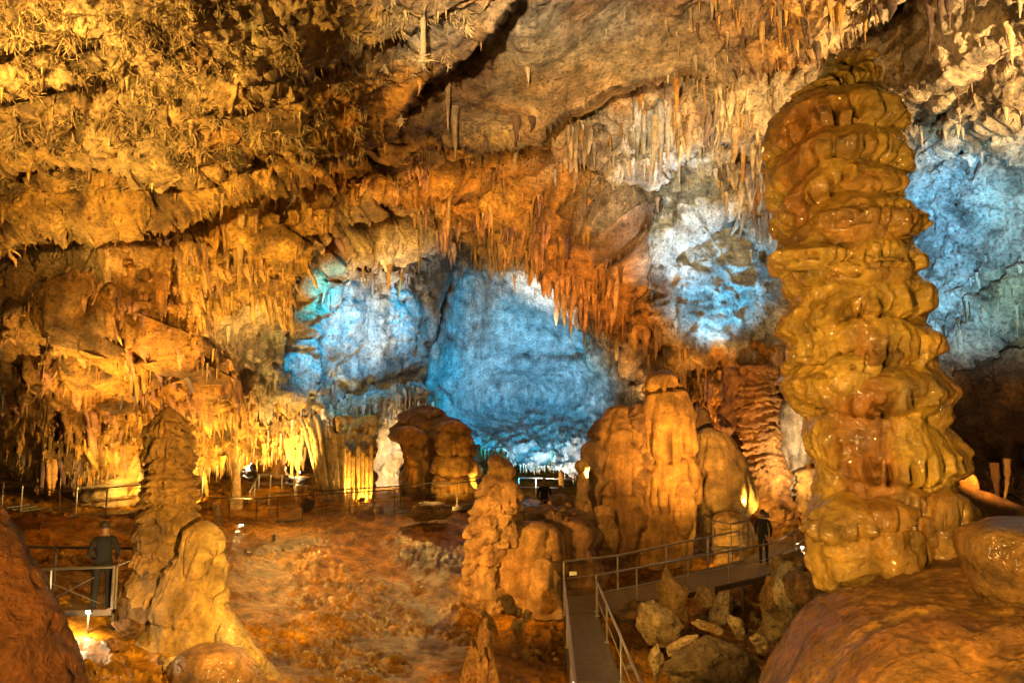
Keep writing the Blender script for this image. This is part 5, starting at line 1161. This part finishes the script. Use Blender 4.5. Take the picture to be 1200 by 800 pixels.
fringe([(395, 305), (420, 295), (450, 300), (490, 305)], 60, (10, 44), .15, ["tan", "orange"], "tan stalactite under the pale arch band above the blue shelf", "stalactites under the pale band", 10)
fringe([(790, 130), (830, 120), (880, 130), (905, 180)], 90, (8, 40), .12, ["cream", "tan", "orange"], "cream stalactite in the upper curtain beside the wet column's cap", "curtain beside the column cap", 30)
fringe([(840, 220), (870, 230), (900, 240)], 40, (10, 44), .12, ["tan", "dark", "cream"], "brown stalactite in the lower curtain beside the wet column", "lower curtain beside the column", 25)
fringe([(800, 0), (860, 20), (920, 40), (985, 30), (1030, 10)], 90, (10, 46), .2, ["dark", "tan", "orange"], "dark stalactite on the brown roof above the wet column", "stalactites on the brown roof", 18)
fringe([(790, 425), (840, 440), (900, 455)], 110, (8, 34), .18, ["orange", "tan"], "amber stalactite on the low wall between the amber peak and the wet column", "stalactites of the low amber wall", 16)
fringe([(1090, 400), (1140, 390), (1200, 350)], 60, (8, 30), .16, ["dark", "tan"], "brown stalactite on the ledge under the high blue wall patch", "stalactites on the brown ledge", 14)
fringe([(1090, 110), (1140, 100), (1200, 70)], 50, (8, 30), .2, ["dark", "tan"], "dark stalactite on the pale ledge beyond the wet column's cap", "stalactites on the pale ledge", 14)
# the ones that stand out, each with its own words
def one(px, py, d, l, w, pal, label):
    cand.append((1000 + l, P(px, py, d), w * d / 1600.0 * (.62 if pal in ('cream', 'orange') else .9), l * d / 800.0, pal, label, None))
def on(px, py, off=.40): i, j = shell_at(px, py); return SH_W[i, j][1] - off
one(1089, -18, on(1089, -8, 1.3), 95, 17, "dark", "longest dark dagger stalactite hanging from the roof above the pale wall")
one(1101, -14, on(1101, -8, 1.3), 60, 13, "dark", "second dark dagger stalactite, close beside the longest one")
one(1110, -16, on(1110, -8, 1.3), 62, 14, "dark", "slim dark stalactite hanging on the outer side of the longest dagger")
one(1044, 2, on(1044, 2, 1.2), 26, 13, "dark", "stubby dark stalactite at the roof slab's upper end, wider of two")
one(1030, 8, on(1030, 6, 1.2), 24, 11, "dark", "stubby dark stalactite at the roof slab's upper end, narrower of two")
one(1129, -14, on(1129, -8, 1.3), 36, 6, "dark", "thin dark stalactite standing apart beyond the dagger cluster")
one(1142, -14, on(1142, -8, 1.3), 22, 5, "dark", "short thin dark stalactite farthest from the dagger cluster")
one(957, 50, on(957, 48), 40, 10, "dark", "dark stalactite hanging just beside the wet column's side knob")
one(971, 40, on(971, 38), 16, 6, "dark", "little dark stalactite above the wet column's cap")
one(605, 138, on(605, 140), 38, 11, "dark", "thick dark stalactite stub on the lower edge of the tan roof slab")
one(623, 138, on(623, 138), 20, 9, "dark", "shorter dark stub next to the thick one on the roof slab edge")
one(769, 142, on(769, 165), 84, 13, "white", "long white stalactite hanging into the high blue wall, thickest of the white ones")
one(752, 140, on(752, 165), 76, 12, "white", "long white stalactite on the inner side of the thickest white one")
one(782, 138, on(782, 165), 72, 10, "white", "long white stalactite on the outer side of the thickest white one")
one(735, 158, on(735, 175), 58, 10, "white", "greyish white stalactite standing farthest out from the blue patch")
one(797, 134, on(797, 150), 44, 10, "cream", "cream stalactite above the blue patch next to the white group")
one(652, 200, on(652, 200), 22, 5, "white", "single bright white stalactite on the brown arch wall")
one(532, 130, on(532, 130), 66, 12, "tan", "large brown hanging column stalactite at the dark joint of the roof")
one(524, 90, on(524, 90), 70, 9, "tan", "thin long brown stalactite behind the large one at the roof joint")
one(213, 270, on(213, 275), 52, 12, "cream", "yellow pointed stalactite under the ceiling ledge of the draped wall")
one(525, 328, on(525, 325, .5), 30, 4, "white", "slim white stalactite hanging free before the blue bowl's upper edge")
one(1184, 30, on(1184, 35), 54, 22, "cream", "cream stalactite bundle in the niche at the far end of the pale wall")
one(1198, 36, on(1198, 40), 50, 14, "cream", "cream stalactite next to the bundle in the niche of the pale wall")
one(648, 530, 36.6, 18, 6, "cream", "stout cream stalactite hanging from the white bowl rim above the half hidden visitor")
one(1165, 545, 15.5, 54, 10, "dark", "dark column like stalactite at the low opening behind the ridge")
one(1180, 540, 15.8, 50, 8, "tan", "brown stalactite at the low opening beside the dark column like one")
cand.sort(key=lambda c: -c[0])
ENDS = {
    "fringe over the stepped walkway": ("reddish boss", "stacked column", "the fringe over the stepped walkway"),
    "fringe at the stacked column": ("walkway", "tall stalagmite", "the fringe round the stacked column"),
    "fringe by the tall stalagmite": ("tall stalagmite", "flared column", "the bright low fringe"),
    "fringe by the organ drapery": ("flared column", "organ drapery", "the yellow low fringe"),
    "stalactites under the blue shelf": ("pink patch", "bowl", "the row under the blue shelf"),
    "stalactites under the bowl rim": ("rock mass", "amber peak", "the row under the bowl rim"),
    "fringe above the dark ridge": ("wet column", "outer", "the dim fringe over the ridge"),
    "stalactites of the draped wall": ("outer", "stalagmite cap", "the lower draped wall"),
    "upper stalactites of the draped wall": ("outer", "arch gap", "the upper draped wall"),
    "stalactites over the tall stalagmite": ("outer", "blue shelf", "the wall over the stalagmite cap"),
    "curtain row below the helictites": ("outer", "roof joint", "the row below the helictites"),
    "stalactites along the roof slab": ("roof joint", "white curtain", "the roof slab's lower edge"),
    "stalactites by the high blue wall": ("roof joint", "wet column", "the wall under the roof slab"),
    "stalactites of the middle arch": ("arch gap", "rust curtain", "the arch above the bowl"),
    "rust curtain stalactites": ("arch", "amber peak", "the rust curtain"),
    "stalactites under the pale band": ("arch gap", "bowl crease", "the row under the pale band"),
    "curtain beside the column cap": ("white curtain", "column cap", "the upper cream curtain"),
    "lower curtain beside the column": ("blue patch", "wet column", "the lower brown curtain"),
    "stalactites on the brown roof": ("slab", "dagger cluster", "the brown roof"),
    "stalactites of the low amber wall": ("amber peak", "wet column", "the low amber wall"),
    "stalactites on the brown ledge": ("wet column", "outer", "the ledge under the blue patch"),
    "stalactites on the pale ledge": ("column cap", "outer", "the pale ledge"),
}
ORD = ["longest", "second longest", "third longest", "fourth longest", "fifth longest", "sixth longest", "seventh longest", "eighth longest", "ninth longest", "tenth longest", "eleventh longest", "twelfth longest"]
HUE = {"cream": "cream", "orange": "amber", "dark": "dark", "white": "white", "tan": "tan"}
def px_of(p): return 600 + 800 * p[0] / (p[1] * CA + (p[2] - 6) * SA)
names = {}
by_group = {}
for n, cd in enumerate(cand[:290]):
    if cd[6]: by_group.setdefault(cd[6], []).append(n)
for g, ids in by_group.items():
    a, b, ph = ENDS[g]
    ids.sort(key=lambda n: px_of(cand[n][1]))
    nb = 1 if len(ids) <= 5 else (3 if len(ids) <= 18 else 5)
    POS = {1: [f"in {ph}"], 3: [f"at the {a} end of {ph}", f"midway along {ph}", f"at the {b} end of {ph}"],
           5: [f"at the {a} end of {ph}", f"a quarter along from the {a} end of {ph}", f"midway along {ph}", f"a quarter along from the {b} end of {ph}", f"at the {b} end of {ph}"]}[nb]
    for bi in range(nb):
        part = ids[len(ids) * bi // nb: len(ids) * (bi + 1) // nb]
        part.sort(key=lambda n: -cand[n][3])
        for r_, n in enumerate(part):
            t = f"{ORD[min(r_, 11)]} {HUE[cand[n][4]]} stalactite {POS[bi]}"
            names[n] = t if len(t.split()) <= 16 else t.replace("a quarter along from", "nearer")
tiny = []
for k in range(5):
    tiny.append(spike_mesh(900 + k, [1, .8, .6, 1, .5][k], [.1, .25, .1, .4, .1][k], 5, 5, [.0, .3, 0, .1, .2][k]))
sv, sf, sc_, off = [], [], [], 0
shown = {}
for n, (lp, loc, r, ln, pal, lab, grp) in enumerate(cand):
    me, V, F, c = sm[pal][srng.integers(5)]
    rz = srng.uniform(0, 6.28)
    if n < 290:
        o = bpy.data.objects.new("stalactite", me); COL.objects.link(o)
        o.location = loc; o.scale = (r, r, ln); o.rotation_euler = (srng.normal() * .03, srng.normal() * .03, rz if lp < 1000 else srng.uniform(-.3, .3))
        tag(o, names.get(n, lab), "stalactite", grp)
    else:
        Vb, Fb, cb = tiny[n % 5]
        m_ = np.linspace(0, 1, len(Vb))[:, None]; V, F = Vb, Fb
        c = np.clip(np.array(PAL[pal][0]) * (1 - m_) + np.array(PAL[pal][1]) * m_, .02, .85)
        cz, szn = math.cos(rz), math.sin(rz)
        Q = np.stack([(V[:, 0] * cz - V[:, 1] * szn) * r, (V[:, 0] * szn + V[:, 1] * cz) * r, V[:, 2] * ln], -1) + loc
        sv.append(Q); sf.append(F + off); sc_.append(c); off += len(Q)
# drip points all over the rough overhangs
ok = (SH_N[..., 2] < .1) & (PX > -20) & (PX < 1220) & (PY > -20)
wgt = np.where(ok, np.clip(zf, 0, 1.2) * zr + .12 * zr, 0) * (1 - sstep(.52, .62, zc[..., 2]))
wgt = wgt * np.clip(fbm(SH_W / 1.2, 2, 160) + .25, 0, 1) * (SH_W[..., 1] / 25)
pr = (wgt / wgt.sum()).ravel()
pick = srng.choice(pr.size, 4600, replace=False, p=pr)
for k in pick:
    q = SH_W.reshape(-1, 3)[k]; pal = "cream"
    s = q[1] / 800; ll = s * (5 + 22 * srng.random() ** 2.5); r = ll * srng.uniform(.09, .17)
    V, F, c = tiny[srng.integers(5)]
    base = SH_C.reshape(-1, 3)[k] * 1.08
    rz = srng.uniform(0, 6.28); cz, szn = math.cos(rz), math.sin(rz)
    Q = np.stack([(V[:, 0] * cz - V[:, 1] * szn) * r, (V[:, 0] * szn + V[:, 1] * cz) * r, V[:, 2] * ll], -1) + q + np.array([0, 0, ll * .15])
    sv.append(Q); sf.append(F + off); sc_.append(np.clip(np.broadcast_to(base, c.shape) * (.8 + .4 * srng.random()), .03, .8)); off += len(Q)
st_ = link("stalactite_fringe", mesh_np("stalactite_fringe", np.concatenate(sv), np.concatenate(sf), np.concatenate(sc_)), M_FLOW)
tag(st_, "countless small drip stalactites fringing every ledge of the cave roof", "stalactites", None, "stuff")

# runs of small flowstone folds on the fluted walls
fr_ = np.random.default_rng(64)
wg = np.where((PX > -10) & (PX < 930) & (PY > 90) & (PY < 520) & (zf > .45), np.clip(zf, 0, 1.2) * vert, 0) * (SH_W[..., 1] / 25)
pk = fr_.choice(wg.size, 210, replace=False, p=(wg / wg.sum()).ravel())
fv, ff, fc, off = [], [], [], 0
NR, NTH = 16, 9
tt = np.linspace(0, 1, NR); th = np.linspace(0, 2 * math.pi, NTH, endpoint=False)
for k in pk:
    x0 = PX.ravel()[k]; y0 = PY.ravel()[k]; nf = fr_.integers(4, 11); stp = fr_.uniform(3.0, 6.0); hl_ = 14 + 40 * fr_.random() ** 1.6; slope = fr_.normal() * .35
    for q in range(nf):
        x = x0 + (q - nf / 2) * stp + fr_.normal(); y = y0 + (q - nf / 2) * stp * slope + fr_.normal() * 2; ln = hl_ * fr_.uniform(.5, 1.1)
        if not (-15 < x < 1210): continue
        i, j = shell_at(x, y); p0 = SH_W[i, j]; i2, j2 = shell_at(x, min(y + ln * .6, 640)); d1 = np.clip(SH_W[i2, j2][1], p0[1] - .5, p0[1] + .8)
        s = p0[1] / 800; r = stp * s * fr_.uniform(.5, .85)
        prf = r * np.clip(np.sin(np.pi * np.clip(tt * 1.6 + .12, 0, .5)), 0, 1) * (1 - tt ** 2.4) ** .8 * (1 + .12 * fr_.normal(size=NR)) + .008
        cx_ = p0[0] + fr_.normal() * .1 * tt; cy_ = p0[1] + .05 + (d1 - p0[1] - .1) * tt ** 1.3; cz_ = p0[2] + .1 - ln * s * tt
        V = np.stack([cx_[:, None] + prf[:, None] * np.cos(th), cy_[:, None] + prf[:, None] * np.sin(th), np.broadcast_to(cz_[:, None], (NR, NTH))], -1)
        V = V + (.05 * noise(V * np.array([3, 3, 1.0]), 12))[..., None]
        fv.append(V.reshape(-1, 3)); ff.append(grid_faces(NR, NTH, wrap=True) + off); off += NR * NTH
        cc = np.clip(SH_C[i, j] * 1.15, .12, .75) * fr_.uniform(.85, 1.15)
        fc.append(np.clip(cc * (1 + .4 * fbm(V.reshape(-1, 3) * np.array([2, 2, .6]), 2, 14))[:, None], .02, .8))
fo = link("flowstone_folding", mesh_np("flowstone_folding", np.concatenate(fv), np.concatenate(ff), np.concatenate(fc)), M_FLOW)
tag(fo, "countless narrow flowstone folds running down the draped walls", "flowstone", None, "stuff")

# ------------------------------------------------------------------ helictites: twisting branches of the roof
def twig(p, dr, ln, r, rr, n=3, rows=4, curl=.5):
    ax = rr.normal(size=3); ax /= np.linalg.norm(ax)
    pts = [np.array(p, float)]; d = np.array(dr, float)
    for k in range(rows - 1):
        d = d + np.cross(ax, d) * curl / rows * 1.6; d /= np.linalg.norm(d)
        pts.append(pts[-1] + d * ln / (rows - 1))
    pts = np.array(pts)
    t = np.gradient(pts, axis=0); t /= np.linalg.norm(t, axis=1, keepdims=True)
    a = np.cross(t, [0.31, .2, .93]); a /= np.linalg.norm(a, axis=1, keepdims=True); b = np.cross(t, a)
    th = np.linspace(0, 2 * math.pi, n, endpoint=False)
    rad = r * (1 - np.linspace(0, 1, rows) * .75)
    V = pts[:, None] + rad[:, None, None] * (a[:, None] * np.cos(th)[None, :, None] + b[:, None] * np.sin(th)[None, :, None])
    return V.reshape(-1, 3), grid_faces(rows, n, wrap=True)
def cluster(rr, p, nrm, n, ln, r, spread=1.0, tan=0):
    out_v, out_f, off = [], [], 0
    for _ in range(n):
        d = nrm + rr.normal(size=3) * spread * .75 + np.array([0, 0, -.25]); d /= np.linalg.norm(d)
        V, F = twig(p + rr.normal(size=3) * ln * .12, d, ln * rr.uniform(.5, 1.15), r * rr.uniform(.7, 1.2), rr, curl=rr.uniform(.2, 1.6))
        out_v.append(V); out_f.append(F + off); off += len(V)
    return np.concatenate(out_v), np.concatenate(out_f)
hr = np.random.default_rng(31)
E1 = np.array(LEDGES[0][0], float)
above = PY < np.interp(PX, E1[:, 0], E1[:, 1]) + 4
dens = np.zeros(PX.shape)
for (a, b, ra, rb, w) in [(60, 15, 150, 38, 1.6), (250, 15, 130, 34, 1.3), (420, 20, 60, 30, .9), (40, 150, 50, 40, 1.5), (120, 130, 110, 40, .7), (200, 90, 140, 40, 1.0), (260, 150, 90, 26, .8), (500, 12, 50, 16, .8), (100, 215, 110, 24, .8), (330, 165, 100, 20, .8), (390, 140, 60, 16, .6), (430, 100, 40, 40, .35), (330, 40, 60, 24, 1.0), (290, 120, 50, 40, .6), (500, 75, 40, 16, .7), (450, 140, 30, 14, .8)]:
    dens += w * np.exp(-((PX - a) / ra) ** 2 - ((PY - b) / rb) ** 2)
dens *= above * (PX > -60) * np.clip(fbm(SH_W / .9, 3, 170) * 1.4 + .35, 0, 1) * SH_W[..., 1] ** 0
pr = (dens / dens.sum()).ravel()
pick = hr.choice(pr.size, 1900, replace=False, p=pr)
hv, hf, hc, off = [], [], [], 0
flatW = SH_W.reshape(-1, 3); flatN = SH_N.reshape(-1, 3); flatC = SH_C.reshape(-1, 3)
for k in pick:
    d = flatW[k][1]; big_ = hr.random() ** 2
    V, F = cluster(hr, flatW[k] - flatN[k] * .03, flatN[k], int(7 + 10 * big_), d / 800 * (4.5 + 13 * big_), d / 800 * (.8 + .5 * big_), 1.2)
    hv.append(V); hf.append(F + off); off += len(V)
    c = np.array(CREAM) * (1 - .5 * hr.random()) + np.array(GOLD) * .4 * hr.random()
    hc.append(np.clip(np.broadcast_to(c, V.shape), .03, .8))
hl = link("helictite_growth", mesh_np("helictite_growth", np.concatenate(hv), np.concatenate(hf), np.concatenate(hc)), M_FLOW)
tag(hl, "tangled cream helictites coating the golden ceiling", "helictites", None, "stuff")
BIGH = [(75, 22, 46, 40, "largest spray of long helictite branches along the golden ceiling edge"), (20, 36, 30, 24, "helictite spray at the golden ceiling's outer edge beside the largest one"), (30, 130, 34, 40, "bright yellow bushy helictite cluster under the ceiling ledge"), (15, 165, 28, 26, "yellow helictite cluster just below the bushy one"),
        (150, 14, 34, 30, "helictite spray next to the largest one along the ceiling edge"), (215, 30, 28, 24, "mid ceiling helictite tuft above the grey rock patch"), (330, 30, 38, 30, "long curved helictite spray hanging beside the ochre ceiling bulge"), (385, 30, 30, 30, "fan shaped orange helictite tuft on the ochre ceiling bulge"),
        (255, 128, 26, 26, "orange helictite tuft with a hanging drip stalk in the ceiling's middle"), (145, 145, 24, 22, "helictite tuft below the smooth grey hollow of the ceiling"), (170, 100, 24, 20, "helictite tuft above the smooth grey hollow of the ceiling"), (500, 14, 26, 18, "dark helictite spray at the end of the golden ceiling"), (340, 205, 18, 16, "small helictite tuft on the golden ceiling's lower edge")]
for (px, py, n, l, lab) in BIGH:
    i, j = shell_at(px, py); p = SH_W[i, j]; nrm = SH_N[i, j]; d = p[1]
    V, F = cluster(hr, p * 0, nrm, n, d / 800 * l, d / 800 * 1.5, 1.0)
    c = np.broadcast_to(np.array(CREAM) * .8 + np.array(GOLD) * .2, V.shape)
    o = link("helictite_cluster", mesh_np("helictite_cluster", V, F, np.clip(c, .03, .8)), M_FLOW, None, Vector((p - nrm * .05).tolist()))
    tag(o, lab, "helictite", "helictite sprays of the golden ceiling")
# the stalk with a crown
i, j = shell_at(491, 2); p = SH_W[i, j]; d = p[1]
root = empty("crowned_stalk", Vector(p.tolist()), "single straight drip stalk ending in a crown of helictites near the dark roof edge", "stalactite")
bm = bmesh.new(); tube(bm, [(0, 0, .1), (0, -.02, -.35), (.01, -.03, -.75), (0, -.05, -1.0)], [.06, .05, .055, .05], 9); me = bpy.data.meshes.new("stalk"); bm.to_mesh(me); bm.free()
V = np.array([v.co[:] for v in me.vertices]); at = me.color_attributes.new("stone", 'FLOAT_COLOR', 'POINT'); at.data.foreach_set("color", np.tile([.55, .38, .2, 1], len(V)).astype(np.float32))
link("stalk", me, M_FLOW, root)
V, F = cluster(hr, np.array([0, -.05, -1.0]), np.array([0, -.3, .4]), 22, .30, .018, 1.2)
link("crown", mesh_np("crown", V, F, np.broadcast_to(np.array(CREAM), V.shape)), M_FLOW, root)
